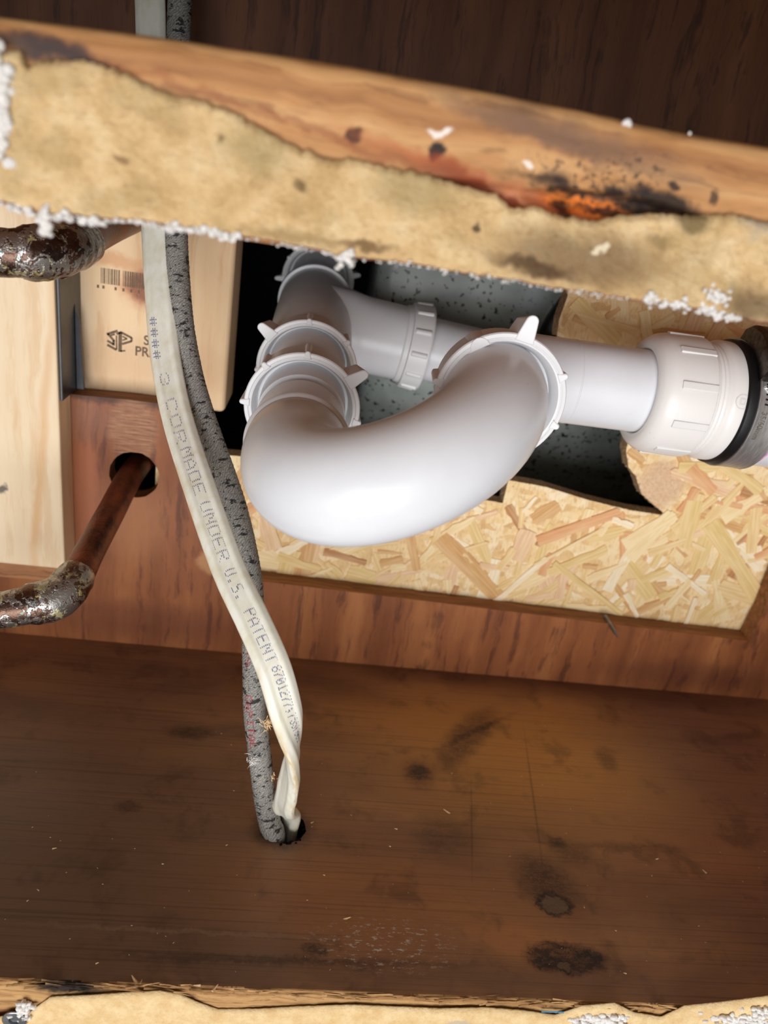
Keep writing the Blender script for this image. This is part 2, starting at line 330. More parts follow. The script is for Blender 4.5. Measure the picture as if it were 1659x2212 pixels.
MAT['milky'] = m_milky()
MAT['rubber'] = plain('black_rubber', (16, 16, 18), 0.42, 0, 0.4, 2.0, 0.3, 0.2)
def m_steel():
    g = G('brushed_steel', 0.45, 0.8, 0.5)
    f = g.noise(g.map(g.P, (1.2, 0.15, 0.15)), 1, 4, 0.6)
    return g.out(g.ramp(f, [(0.3, (186, 183, 180)), (0.7, (216, 215, 213))]), g.ma('ADD', g.ma('MULTIPLY', f, 0.2), 0.33))
MAT['steel'] = m_steel()
MAT['steel_dark'] = plain('dark_steel', (98, 92, 86), 0.35, 1.0, 0.5, 0.4, 0.25)
MAT['chrome'] = plain('bright_steel', (205, 203, 200), 0.18, 1.0)
def m_copper(name, c0, c1, crust=0.5, shiny=0.3):
    g = G(name, 0.32, 0.9, 0.5); P = g.P; w_ = g.warp(P, 0.25, 3)
    n = g.noise(w_, 0.09, 4, 0.6)
    c = g.ramp(n, [(0.35, c0), (0.65, c1)])
    a = g.rng(g.noise(w_, 0.13, 5, 0.7, 1.0), 0.56-0.1*crust, 0.60-0.1*crust)       # bright solder
    a = g.ma('MULTIPLY', a, crust); c = g.mix(a, c, (176, 174, 170))
    b = g.rng(g.noise(g.vm('ADD', w_, (40, 10, 5)), 0.13, 5, 0.6), 0.60-0.04*crust, 0.66-0.04*crust); b = g.ma('MULTIPLY', b, crust*0.8)
    c = g.mix(b, c, (196, 186, 118))
    t = g.ma('MULTIPLY', g.rng(g.noise(g.vm('ADD', w_, (90, 20, 5)), 0.25, 5, 0.7), 0.64, 0.67), crust); c = g.mix(t, c, (112, 168, 156))
    metal = g.ma('SUBTRACT', 0.92, g.ma('ADD', g.ma('MULTIPLY', b, 0.7), g.ma('MULTIPLY', t, 0.7)), True)
    g.bump(g.ma('ADD', a, g.ma('ADD', b, g.noise(w_, 0.5, 4))), 0.5, 0.6)
    return g.out(c, g.ma('ADD', g.ma('MULTIPLY', n, 0.3), shiny-0.05), metal)
MAT['copper'] = m_copper('aged_copper', (78, 48, 40), (132, 78, 58), 0.0, 0.28)
MAT['solder'] = m_copper('soldered_copper', (62, 50, 46), (120, 92, 76), 0.85, 0.22)
def m_white_cable():
    g = G('cream_cable_jacket', 0.35, 0, 0.5)
    n = g.noise(g.map(g.P, (0.2, 0.2, 0.05)), 1, 4, 0.6)
    c = g.ramp(n, [(0.3, (226, 220, 196)), (0.6, (240, 238, 224))])
    uv = g.n('ShaderNodeTexCoord').outputs['UV']; e = g.noise(g.map(uv, (0.05, 3, 1)), 1, 4, 0.7)
    s = g.n('ShaderNodeSeparateXYZ'); g.t.links.new(uv, s.inputs[0])
    edge = g.rng(g.ma('ABSOLUTE', g.ma('SINE', g.ma('MULTIPLY', s.outputs[1], PI))), 0.5, 0.0)
    c = g.mix(g.ma('MULTIPLY', g.ma('MULTIPLY', edge, g.rng(e, 0.40, 0.6)), 0.8), c, (206, 176, 118))
    g.bump(n, 0.15, 0.3)
    return g.out(c)
MAT['cable'] = m_white_cable()
def m_braid():
    g = G('grey_woven_jacket', 0.6, 0, 0.35)
    uv = g.n('ShaderNodeTexCoord').outputs['UV']
    v = g.map(uv, (0.9, 30, 1)); w_ = g.vm('MULTIPLY', g.warp(g.vm('MULTIPLY', uv, (1, 33, 1)), 0.5, 0.8), (1, 0.0303, 1))
    weave = g.wave(g.map(w_, (0.8, 22.0, 1), (0, 0, 0.02)), 0.6, 6, 2, 1.5, 'DIAGONAL')
    grn = g.noise(v, 1, 4, 0.7)
    c = g.mix(g.rng(weave, 0.25, 0.7), (104, 100, 94), (152, 148, 140))
    c = g.mix(g.ma('MULTIPLY', grn, 0.4), c, (176, 174, 168))
    crack = g.rng(g.noise(g.map(g.vm('MULTIPLY', uv, (1, 33, 1)), (0.42, 0.17, 1)), 1, 5, 0.65), 0.565, 0.59)
    crack2 = g.rng(g.noise(g.map(g.vm('MULTIPLY', uv, (1, 33, 1)), (0.9, 0.6, 1), (0, 0, 0), (7, 3, 0)), 1, 3, 0.6), 0.62, 0.65)
    k = g.ma('MAXIMUM', crack, crack2); c = g.mix(g.ma('MULTIPLY', k, 0.92), c, (18, 18, 19))
    g.bump(g.ma('SUBTRACT', g.ma('ADD', weave, grn), g.ma('MULTIPLY', k, 2.5)), 0.45, 0.4)
    return g.out(c)
MAT['braid'] = m_braid()
MAT['ink'] = plain('blue_grey_ink', (112, 116, 152), 0.6)
MAT['ink_black'] = plain('black_stamp_ink', (112, 92, 72), 0.8)
MAT['ink_red'] = plain('red_ink', (176, 74, 80), 0.7)
MAT['pink'] = plain('pink_print', (222, 160, 206), 0.5)
def m_speckle():
    g = G('speckled_grey_enamel', 0.35, 0, 0.5); P = g.P
    c = g.ramp(g.noise(P, 0.02, 3), [(0.35, (122, 128, 124)), (0.65, (166, 172, 166))])
    d = g.rng(g.noise(P, 0.28, 2, 0.5), 0.615, 0.65); c = g.mix(d, c, (14, 16, 18))
    q = aty(1150, 640, 330); m = g.ell(g.warp(P, 0.1, 6), (q[0], 0, q[2]), (10, BIG, 22), (0, 0.3, 0), 0.5)
    c = g.mix(g.ma('MULTIPLY', m, 0.5), c, (176, 184, 186))
    return g.out(c)
MAT['speckle'] = m_speckle()
MAT['black_strip'] = plain('black_plastic', (34, 36, 44), 0.35, 0, 0.5, 0.2, 0.3)
MAT['nail'] = plain('grey_steel_nail', (150, 154, 160), 0.35, 1.0)
MAT['chip'] = plain('pale_wood_chip', (222, 188, 140), 0.8)
MAT['fluff'] = plain('white_fluff', (220, 214, 208), 0.95)
MAT['blue'] = plain('blue_print', (62, 120, 150), 0.9)
MAT['magenta'] = plain('magenta_print', (150, 74, 110), 0.9)

# ------------------------------------------------------------------ object helpers
def empty(name, loc=(0, 0, 0)):
    o = bpy.data.objects.new(name, None); col.objects.link(o); o.location = Vector(loc)*S
    o.empty_display_size = 0.01; return o
def tag(o, label=None, cat=None, group=None, kind=None):
    if label: o['label'] = label
    if cat: o['category'] = cat
    if group: o['group'] = group
    if kind: o['kind'] = kind
    return o
def world_loc(o):
    v = Vector((0, 0, 0))
    while o is not None: v = v+Vector(o.location); o = o.parent
    return v
def obj(name, verts, faces, mat, parent=None, smooth=False, loc=None, mats=None, midx=None, uvs=None):
    me = bpy.data.meshes.new(name)
    base = world_loc(parent) if parent else Vector((0, 0, 0))
    org = (Vector(loc)*S if loc is not None else base)
    me.from_pydata([tuple(Vector(v)*S-org) for v in verts], [], faces)
    for m in (mats or [mat]): me.materials.append(m)
    if midx: me.polygons.foreach_set('material_index', midx)
    if smooth: me.polygons.foreach_set('use_smooth', [True]*len(me.polygons))
    if uvs:
        ul = me.uv_layers.new(name='UVMap')
        for p in me.polygons:
            for li in p.loop_indices: ul.data[li].uv = uvs[li]
    me.update()
    o = bpy.data.objects.new(name, me); col.objects.link(o)
    if parent: o.parent = parent
    o.location = org-base
    return o
def smooth_angle(o, deg=35):
    me = o.data; me.polygons.foreach_set('use_smooth', [True]*len(me.polygons))
    me.set_sharp_from_angle(angle=math.radians(deg)); return o
def recalc(o):
    import bmesh
    bm = bmesh.new(); bm.from_mesh(o.data); bmesh.ops.remove_doubles(bm, verts=bm.verts, dist=1e-7)
    bmesh.ops.recalc_face_normals(bm, faces=bm.faces); bm.to_mesh(o.data); bm.free(); return o
def bevel(o, width, seg=2, deg=35):
    m = o.modifiers.new('bevel', 'BEVEL'); m.width = width*S; m.segments = seg; m.limit_method = 'ANGLE'; m.angle_limit = math.radians(deg)
    return o
def box(name, x0, x1, y0, y1, z0, z1, mat, parent=None, bev=0, rot=None, ctr=None):
    v = [(x, y, z) for x in (x0, x1) for y in (y0, y1) for z in (z0, z1)]
    f = [(0, 1, 3, 2), (4, 6, 7, 5), (0, 4, 5, 1), (2, 3, 7, 6), (0, 2, 6, 4), (1, 5, 7, 3)]
    c = Vector(((x0+x1)/2, (y0+y1)/2, (z0+z1)/2))
    if rot: R = Matrix.Rotation(rot[1], 3, rot[0]); v = [tuple(c+R@(Vector(p)-c)) for p in v]
    o = obj(name, v, f, mat, parent); recalc(o)
    if bev: bevel(o, bev)
    return o
AX = {'xz': lambda u, v, w: (u, w, v), 'xy': lambda u, v, w: (u, v, w), 'yz': lambda u, v, w: (w, u, v)}
def plate(name, outer, holes, plane, w0, w1, mats, parent=None, loc=None, side=1, front=0, hole_idx=None):
    loops = [list(outer)]+[list(h) for h in holes]
    flat = [p for l in loops for p in l]; n = len(flat)
    tri = tessellate_polygon([[Vector((p[0], p[1], 0)) for p in l] for l in loops])
    F = AX[plane]; vs = [F(p[0], p[1], w0) for p in flat]+[F(p[0], p[1], w1) for p in flat]
    fs = []; mi = []
    for a, b, c in tri: fs.append((a, b, c)); mi.append(front); fs.append((a+n, c+n, b+n)); mi.append(front)
    k = 0
    for li, l in enumerate(loops):
        m = len(l)
        for i in range(m):
            a, b = k+i, k+(i+1) % m; fs.append((a, b, b+n, a+n)); mi.append(side if li == 0 or hole_idx is None else hole_idx)
        k += m
    o = obj(name, vs, fs, None, parent, mats=mats, midx=[min(i, len(mats)-1) for i in mi], loc=loc)
    return recalc(o)
def circ(cx, cy, r, n=32, jit=0.0):
    return [(cx+(r+random.uniform(-jit, jit))*math.cos(2*PI*i/n), cy+(r+random.uniform(-jit, jit))*math.sin(2*PI*i/n)) for i in range(n)]
def catmull(pts, step=2.0):
    P = [np.array(p, float) for p in pts]; P = [2*P[0]-P[1]]+P+[2*P[-1]-P[-2]]; out = []
    for i in range(1, len(P)-2):
        p0, p1, p2, p3 = P[i-1:i+3]; n = max(2, int(np.linalg.norm((p2-p1)[:3])/step))
        for k in range(n):
            t = k/n; out.append(0.5*((2*p1)+(-p0+p2)*t+(2*p0-5*p1+4*p2-p3)*t*t+(-p0+3*p1-3*p2+p3)*t**3))
    out.append(P[-2]); return out
def tube_data(path, radf, seg=32, frames=None, closed_ends=True):
    """path: 3-D points; radf(i, s, ang) -> radius or (x, y) in the frame"""
    path = [Vector(p[:3]) for p in path]; n = len(path); T = []
    for i in range(n): T.append((path[min(i+1, n-1)]-path[max(i-1, 0)]).normalized())
    if frames is None:
        ref = Vector((0, 0, 1)) if abs(T[0].z) < 0.9 else Vector((1, 0, 0))
        A = (ref-T[0]*ref.dot(T[0])).normalized(); frames = []
        for i in range(n):
            A = (A-T[i]*A.dot(T[i])).normalized(); frames.append((A, T[i].cross(A)))
    vs = []; s = 0; arc = []
    for i in range(n):
        if i: s += (path[i]-path[i-1]).length
        arc.append(s); A, B = frames[i]
        for k in range(seg):
            a = 2*PI*k/seg; r = radf(i, s, a)
            x, y = r if isinstance(r, tuple) else (r*math.cos(a), r*math.sin(a))
            vs.append(path[i]+A*x+B*y)
    fs = []; uv = []
    for i in range(n-1):
        for k in range(seg):
            k2 = (k+1) % seg
            fs.append((i*seg+k, i*seg+k2, (i+1)*seg+k2, (i+1)*seg+k))
            uv += [(arc[i], k/seg), (arc[i], (k+1)/seg), (arc[i+1], (k+1)/seg), (arc[i+1], k/seg)]
    if closed_ends:
        for base in (0, (n-1)*seg):
            vs.append(path[0 if base == 0 else -1]); c = len(vs)-1
            for k in range(seg):
                fs.append((base+k, base+(k+1) % seg, c)); uv += [(arc[0 if base == 0 else -1], 0)]*3
    return vs, fs, uv, path, frames, arc, T
def tube(name, path, rad, mat, parent=None, seg=32, frames=None, ends=True):
    rf = rad if callable(rad) else (lambda i, s, a: rad)
    vs, fs, uv, *_ = tube_data(path, rf, seg, frames, ends)
    o = obj(name, vs, fs, mat, parent, smooth=True, uvs=uv); me = o.data
    import bmesh
    bm = bmesh.new(); bm.from_mesh(me); bmesh.ops.recalc_face_normals(bm, faces=bm.faces); bm.to_mesh(me); bm.free()
    return smooth_angle(o, 50)
def frame_of(d):
    d = Vector(d).normalized(); z = Vector((0, 0, 1)); e1 = d.cross(z)
    if e1.length < 1e-3: e1 = Vector((1, 0, 0))
    e1.normalize(); e2 = e1.cross(d).normalized()
    return d, e1, e2
def lathe(name, org, d, prof, mat, parent=None, seg=64, deg=30, mats=None, pm=None):
    """prof: (s along d, radius) list; e1 is angle 0, e2 angle 90"""
    d, e1, e2 = frame_of(d); org = Vector(org); vs = []; fs = []; mi = []
    for s, r in prof:
        for k in range(seg):
            a = 2*PI*k/seg; vs.append(org+d*s+(e1*math.cos(a)+e2*math.sin(a))*r)
    for i in range(len(prof)-1):
        for k in range(seg):
            k2 = (k+1) % seg; fs.append((i*seg+k, i*seg+k2, (i+1)*seg+k2, (i+1)*seg+k)); mi.append(pm[i] if pm else 0)
    o = obj(name, vs, fs, mat, parent, mats=mats, midx=mi if pm else None)
    import bmesh
    bm = bmesh.new(); bm.from_mesh(o.data); bmesh.ops.recalc_face_normals(bm, faces=bm.faces); bm.to_mesh(o.data); bm.free()
    return smooth_angle(o, deg)
def nz(x, y=0.0, z=0.0, sc=1.0): return noise.noise(Vector((x*sc, y*sc, z*sc)))
def fbm(x, y, z, sc, octv=4):
    v = 0; a = 1; t = 0
    for k in range(octv): v += a*nz(x, y, z, sc*2**k); t += a; a *= 0.5
    return v/t
def blob(name, pts, mat, parent, kind=None, sub=1):
    """many small rough lumps joined into one mesh: pts = (x, y, z, rx, ry, rz)"""
    t = (1+5**0.5)/2
    iv = [Vector(v).normalized() for v in [(-1, t, 0), (1, t, 0), (-1, -t, 0), (1, -t, 0), (0, -1, t), (0, 1, t), (0, -1, -t), (0, 1, -t), (t, 0, -1), (t, 0, 1), (-t, 0, -1), (-t, 0, 1)]]
    ifc = [(0, 11, 5), (0, 5, 1), (0, 1, 7), (0, 7, 10), (0, 10, 11), (1, 5, 9), (5, 11, 4), (11, 10, 2), (10, 7, 6), (7, 1, 8), (3, 9, 4), (3, 4, 2), (3, 2, 6), (3, 6, 8), (3, 8, 9), (4, 9, 5), (2, 4, 11), (6, 2, 10), (8, 6, 7), (9, 8, 1)]
    for _ in range(sub):
        nf = []; cache = {}
        def mid(a, b):
            k = (min(a, b), max(a, b))
            if k not in cache: iv.append(((iv[a]+iv[b])/2).normalized()); cache[k] = len(iv)-1
            return cache[k]
        for a, b, c in ifc:
            x, y, z = mid(a, b), mid(b, c), mid(c, a); nf += [(a, x, z), (b, y, x), (c, z, y), (x, y, z)]
        ifc = nf
    vs = []; fs = []
    for (x, y, z, rx, ry, rz) in pts:
        b = len(vs); sd = random.uniform(0, 99)
        for v in iv:
            k = 1+0.45*nz(v.x+sd, v.y, v.z, 1.7); vs.append((x+v.x*rx*k, y+v.y*ry*k, z+v.z*rz*k))
        fs += [(b+a, b+c, b+d) for a, c, d in ifc]
    o = obj(name, vs, fs, mat, parent, smooth=True)
    if kind: o['kind'] = kind
    return o
def strip(name, x0, x1, step, zlo, zhi, yfn, rows, mats, parent, midf=None, back=3.0):
    """upright sheet facing -y between two curves, its rims turned back to y = back"""
    n = int((x1-x0)/step)+1; vs = []; R = rows+3
    for i in range(n):
        x = x0+i*step; a, b = zlo(x), zhi(x)
        vs.append((x, back, a))
        for j in range(rows+1):
            u = j/rows; z = a+(b-a)*u; vs.append((x, yfn(x, z, u), z))
        vs.append((x, back, b))
    fs = []; mi = []
    for i in range(n-1):
        for j in range(R-1):
            fs.append((i*R+j, (i+1)*R+j, (i+1)*R+j+1, i*R+j+1)); mi.append(midf(j) if midf else 0)
    return obj(name, vs, fs, None, parent, smooth=True, mats=mats, midx=mi)
def curve_fn(pts, y=-1.5, jit=0.0, sc=0.5, zone=None, seed=0.0):
    q = [aty(a, b, y) for a, b in pts]; xs = [p[0] for p in q]; zs = [p[2] for p in q]
    return lambda x: float(np.interp(x, xs, zs))+jit*(fbm(x, seed, 0, sc, 4)*1.6+0.35*nz(x*2.7, seed))

# ================================================================== SETTING
XL, XR = -330, 430
# back plywood with its stepped opening and the pipe hole
hp = aty(290, 1026, DEP)
outer = [(XL, -40), (XR, -40), (XR, 300), (XL, 300)]
opening = [(-152, 153.2), (-120, 153.0), (-95, 153.8), (-76, 153.6), (-72.5, 151), (-71.5, 148), (-71, 120)]
opening[-1:] = [(-62, 110), (-48, 80), (-44.5, 53.5), (-42, 52.8), (60, 50.2), (180, 46.8), (300.0, 43.4), (302, 66), (305, 262), (-152, 262)]
wall = plate('wall_back', outer, [opening, circ(hp[0], hp[2], 13.6, 40, 0.25)], 'xz', DEP, DEP+12, [MAT['ply'], MAT['ply_edge'], MAT['upper_body']], side=1)
wall_u = plate('wall_back', [(XL, 300.5), (XR, 300.5), (XR, 520), (XL, 520)], [], 'xz', DEP, DEP+12, [MAT['ply_shaded']]); tag(wall_u, kind='structure', label='plywood above the upper board, its shade put into the colour')
tag(wall, kind='structure', label='reddish plywood back wall with a stepped opening')
w2 = box('dark_box_rear', XL, XR, 560, 572, -40, 520, MAT['dark']); tag(w2, kind='structure')  # back of an added near-black box that keeps stray light out
for nm, xa, xb in (('dark_box_left', XL-12, XL), ('dark_box_right', XR, XR+12)):  # sides, top and base of the same added box against light leaks
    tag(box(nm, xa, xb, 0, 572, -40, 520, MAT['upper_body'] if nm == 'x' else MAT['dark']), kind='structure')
tag(box('dark_box_top', XL, XR, 0, 572, 520, 532, MAT['dark']), kind='structure')
tag(box('dark_box_base', XL, XR, DEP+30, 560, -60, -40, MAT['dark']), kind='structure')
tag(box('unseen_shade_wall', XL, XR, -13, 0, 328, 532, MAT['drywall']), kind='structure', label='unseen drywall added above the opening to shade the top')  # unseen sheet added to keep the space above the upper board dark

# ================================================================== LOWER BOARD
lb = empty('framing_board', (60, 107, -38)); tag(lb, 'dark stained wide board with knots lying across the bottom, pierced by cable hole', 'board')
o = plate('board_body', [(XL, -1.6), (XR, -1.6), (XR, DEP-0.3), (XL, DEP-0.3)], [circ(11.6, 76.4, 9.4, 36, 0.35)], 'xy', -38, 0, [MAT['lower'], MAT['upper_body'], MAT['hole_black']], lb, side=1, hole_idx=2)
# chipped front arris of the lower board: splintered strip of lighter raw wood
edge = m_wood('splintered_raw_wood', (150, 108, 64), (184, 140, 88), (206, 166, 112), (0.02, 1.2, 1.2), 0.8, [((float(atz(140, 2140, 0)[0]), 0, -2), (12, BIG, 3.5), (0, 0, 0), (16, 12, 12), 0.95, 0.4), ((float(atz(1640, 2150, 0)[0]), 0, -1), (26, BIG, 3), (0, 0, 0), (60, 44, 34), 0.8, 0.5)], (70, 40, 24), 0.6, 0.8)  # near-black spot at the left puts a dark void's shade into the colour
def lo_top(x): return 0.1-0.5*max(0, fbm(x, 1, 0, 0.06))-0.25*abs(nz(x, 5, 0, 0.6))
strip('chipped_edge', -200, 330, 0.8, lambda x: -14.0, lo_top, lambda x, z, u: -2.9+1.3*u**3+0.7*fbm(x*0.12, z, 3, 0.9), 14, [edge], lb, back=-1.0)
def splinter(vs, fs, p, L, wd, th, ang, tilt):
    b = len(vs); c, s = math.cos(ang), math.sin(ang); ct, st = math.cos(tilt), math.sin(tilt)
    for (l, w_, h) in [(-.5, -.5, 0), (-.5, .5, 0), (.5, 0.1, 0), (.5, -.1, 0), (-.5, 0, 1), (.35, 0, .6)]:
        lx, ly, lz = l*L, w_*wd, h*th
        vs.append((p[0]+lx*c*ct-ly*s, p[1]+lx*s*ct+ly*c, p[2]+lz+lx*st))
    fs += [(0+b, 3+b, 2+b, 1+b), (0+b, 1+b, 4+b), (1+b, 2+b, 5+b, 4+b), (2+b, 3+b, 5+b), (3+b, 0+b, 4+b, 5+b)]
vs = []; fs = []
for k in range(150):
    x = random.choice([random.uniform(-40, 160), random.uniform(-85, -20), random.uniform(60, 190)])
    splinter(vs, fs, (x, random.uniform(-3.4, -1.2), random.uniform(-1.8, 0.05)), random.uniform(4, 16), random.uniform(0.4, 1.1), random.uniform(0.3, 0.8), random.gauss(0, 0.12), random.gauss(0, 0.05))
tag(obj('splinters', vs, fs, edge, lb), kind='stuff', label='raised raw splinters along the front edge')

# torn paper of the drywall below the opening
low_up = curve_fn([(-200, 2210), (0, 2200), (60, 2192), (108, 2157), (200, 2153), (280, 2147), (345, 2144), (390, 2152), (430, 2170), (470, 2184), (560, 2183), (640, 2178), (760, 2174), (830, 2177), (950, 2182), (1050, 2180), (1130, 2186), (1200, 2196), (1260, 2176), (1330, 2170), (1370, 2190), (1430, 2200), (1480, 2176), (1560, 2168), (1659, 2155), (1900, 2140)], -4.2, 0.22, 0.5, seed=4)
def m_paper_low():
    g = G('torn_drywall_paper_light', 0.92, 0, 0.15); P = g.P
    n1 = g.noise(P, 0.16, 5, 0.65); n2 = g.noise(P, 0.8, 4, 0.7)
    c = g.ramp(n1, [(0.35, (214, 180, 128)), (0.65, (232, 204, 156))])
    c = g.mix(g.ma('MULTIPLY', g.rng(n2, 0.5, 0.66), 0.3), c, (196, 160, 108))
    ws = g.warp(P, 0.2, 3)
    q = aty(400, 2208, -2); c = g.mix(g.ell(ws, (q[0], 0, q[2]-1), (24, BIG, 1.6), (0, 0, 0), 0.4), c, (246, 238, 226))
    q = aty(990, 2200, -2); c = g.mix(g.ma('MULTIPLY', g.ell(ws, (q[0], 0, q[2]), (4.5, BIG, 1.6), (0, 0, 0), 0.4), 0.6), c, (176, 166, 152))
    q = aty(20, 2212, -2); c = g.mix(g.ma('MULTIPLY', g.ell(ws, (q[0], 0, q[2]), (14, BIG, 4), (0, 0, 0), 0.4), 0.7), c, (206, 150, 106))
    g.bump(g.ma('ADD', n2, n1), 0.8, 0.6)
    return g.out(c)
MAT['paper_low'] = m_paper_low()
pl = empty('lower_drywall', (60, -2, -38)); tag(pl, 'tan torn drywall edge below the dark board, along bottom of photo', 'drywall')
strip('torn_paper', XL, XR, 0.5, lambda x: -38, low_up, lambda x, z, u: -4.2+0.3*fbm(x, z, 0, 0.5)+0.3*u**8, 10, [MAT['paper_low'], MAT['paper_rim']], pl, back=-3.4)
pts = []
for (px, py, n, sx, sz, r) in [(1300, 2192, 70, 9, 4, 1.9), (1255, 2200, 40, 4, 3, 1.4), (1590, 2192, 80, 16, 4, 1.6), (1640, 2180, 50, 6, 5, 1.4), (55, 2168, 46, 3.0, 4.0, 1.3), (40, 2195, 10, 4, 2, 0.8)]:
    q = aty(px, py, -3)
    for _ in range(n): pts.append((q[0]+random.gauss(0, sx*0.45), -4.4+random.uniform(-0.7, 0.7), q[2]+random.gauss(0, sz*0.45)-1, r*random.uniform(.4, 1), 0.9, r*random.uniform(.3, .8)))
blob('plaster_lumps', pts, MAT['plaster'], pl, 'stuff')
# coloured print scraps on the raw edge
for nm, px, py, L, m in (('paper_scrap', 1190, 2171, 9, 'blue'), ('paper_scrap', 690, 2174, 12, 'magenta'), ('paper_scrap', 870, 2170, 7, 'magenta'), ('paper_scrap', 1130, 2184, 6, 'magenta')):
    q = aty(px, py, -1.2); vs = []; n = 12
    for k in range(n+1):
        x = q[0]-L/2+L*k/n; vs += [(x, -3.9, q[2]-0.5+0.5*nz(k*0.7, px)), (x, -3.9, q[2]+0.4+0.7*nz(k*0.9, px, 3))]
    tag(obj(nm, vs, [(2*k, 2*k+2, 2*k+3, 2*k+1) for k in range(n)], MAT[m], pl), label='small %s torn scrap of printed paper' % ('blue' if m == 'blue' else 'magenta'))
# screw in the lower left corner
q = aty(34, 2195, -3.5); sr = empty('drywall_screw', (q[0], -5.5, q[2])); tag(sr, 'grey square-drive screw in lower left corner', 'screw')
lathe('screw_head', (q[0], -4.6, q[2]), (0, -1, 0), [(-2, 0.5), (-2, 2), (0, 4.2), (0.5, 4.3), (0.7, 4.0), (0.75, 1.9), (0.0, 1.7), (-0.9, 1.5), (-0.9, 0.01)], MAT['nail'], sr, 28)
lathe('screw_shank', (q[0], -4.6, q[2]), (0, 1, 0), [(0, 0.01), (0, 1.6), (24, 1.4), (28, 0.1)], MAT['nail'], sr, 12)

# ================================================================== UPPER BOARD
ub = empty('framing_board', (60, 107, HS)); tag(ub, 'weathered brown timber board across the top with mould spots and a rotten pocket', 'board')
cabW_top = aty(330, 20, 165); cabG_top = aty(384, 20, 165)
plate('board_body', [(XL, 10), (XR, 10), (XR, DEP-0.3), (XL, DEP-0.3)], [[(-92, 140), (-40, 140), (-40, 205), (-92, 205)]], 'xy', HS, HS+38, [MAT['upper_body']], ub)
up_top = curve_fn([(-200, 5), (0, 30), (300, 68), (700, 128), (1000, 182), (1250, 232), (1340, 252), (1400, 268), (1520, 290), (1659, 312), (1900, 350)], 0, 0.12, 0.1, seed=2)
def up_y(x, z, u):
    top = up_top(x); d = top-z; y = 0.35*fbm(x*0.15, z*1.5, 0, 0.5)
    if d < 5: y += 5*(1-math.sqrt(max(0, 1-((5-d)/5)**2)))*0.9
    q = ROT; k = 1-(((x-q[0])/24)**2+((z-q[2])/3.6)**2)
    if k > 0: y += 5.5*min(1, k*1.8)*(0.75+0.6*fbm(x*0.4, z*2, 4, 0.5))
    k = 1-(((x-Q2[0])/26)**2+((z-Q2[2])/2.6)**2)
    if k > 0: y += 2.5*min(1, k*1.5)
    return y
ROT = aty(1330, 452, 0); Q2 = aty(1100, 425, 0)
strip('weathered_face', -220, 300, 0.8, lambda x: HS-0.1, up_top, up_y, 60, [MAT['upper']], ub, back=12)
for xa, xb in ((XL, -220), (300, XR)): box('weathered_face', xa, xb, 0, 9.9, HS, HS+38, MAT['upper'], ub)
pts = []
for (px, py, r) in [(1355, 264, 0.9), (1348, 266, 0.6), (1360, 269, 0.6), (1490, 288, 0.4)]:
    q = aty(px, py, 1.5); pts.append((q[0], q[1], q[2], r, r, r))
blob('plaster_specks', pts, MAT['plaster'], ub, 'stuff')

pu = empty('upper_drywall', (60, -2, HS)); tag(pu, 'wide tan strip of torn drywall paper on the upper board, with white crumbs below', 'drywall')
pap_up = curve_fn([(-200, 100), (0, 112), (40, 112), (58, 150), (75, 135), (130, 128), (190, 130), (230, 145), (290, 168), (360, 200), (440, 218), (520, 250), (600, 300), (660, 325), (700, 345), (760, 340), (830, 362), (900, 372), (1000, 400), (1070, 420), (1110, 450), (1160, 445), (1210, 468), (1290, 478), (1350, 466), (1410, 462), (1520, 468), (1590, 462), (1659, 480), (1900, 500)], -2.5, 0.75, 0.6, seed=11)
pap_lo = curve_fn([(-200, 405), (0, 438), (60, 455), (100, 468), (140, 466), (200, 476), (300, 480), (360, 490), (450, 500), (560, 520), (700, 545), (740, 560), (780, 560), (900, 575), (1000, 592), (1100, 605), (1200, 625), (1300, 638), (1400, 655), (1500, 668), (1600, 690), (1659, 700), (1900, 735)], -2.5, 0.35, 0.4, seed=21)
def pap_y(x, z, u):
    a, b = pap_lo(x), pap_up(x); d = min(z-a, b-z); y = -3.0+0.9*fbm(x, z, 7, 0.22, 4)+0.35*fbm(x, z, 2, 1.2, 2)
    y += 1.3*max(0, 1-d/1.2)
    return y
strip('torn_paper', -215, 290, 0.5, pap_lo, pap_up, pap_y, 44, [MAT['paper'], MAT['paper_rim']], pu, midf=lambda j: 1 if j < 2 else 0, back=-0.5)
pts = []
def crumbs(px0, px1, n, r, spread=0.8, dz=0.0):
    for _ in range(n):
        px = random.uniform(px0, px1); x = float(aty(px, 500, -2.5)[0]); rr = r*random.uniform(.35, 1)
        pts.append((x, random.uniform(-3.4, -1.0), pap_lo(x)+random.gauss(0, spread*0.5)+dz, rr*random.uniform(0.8, 1.8), rr*0.8, rr))
crumbs(0, 120, 40, 0.6); crumbs(90, 240, 70, 0.8, 1.0); crumbs(240, 420, 70, 0.5, 0.7); crumbs(360, 520, 90, 0.8, 0.9); crumbs(500, 1000, 90, 0.4, 0.6)
crumbs(1000, 1400, 80, 0.35, 0.6); crumbs(1430, 1600, 90, 0.8, 1.6, 1.0); crumbs(1560, 1659, 70, 0.8, 1.2, 0.4)
for (px, py, n, r, sx, sz) in [(97, 478, 26, 1.1, 1.6, 2.4), (1548, 640, 34, 0.8, 3.5, 1.8), (-2, 210, 190, 1.6, 1.6, 8.0), (745, 556, 20, 0.9, 2.0, 1.4)]:
    q = aty(px, py, -3)
    for _ in range(n): pts.append((q[0]+random.gauss(0, sx*.5), -3.2+random.uniform(-.6, .4), q[2]+random.gauss(0, sz*.5), r*random.uniform(.5, 1), r*.7, r*random.uniform(.5, 1)))
blob('plaster_crumbs', pts, MAT['plaster'], pu, 'stuff')

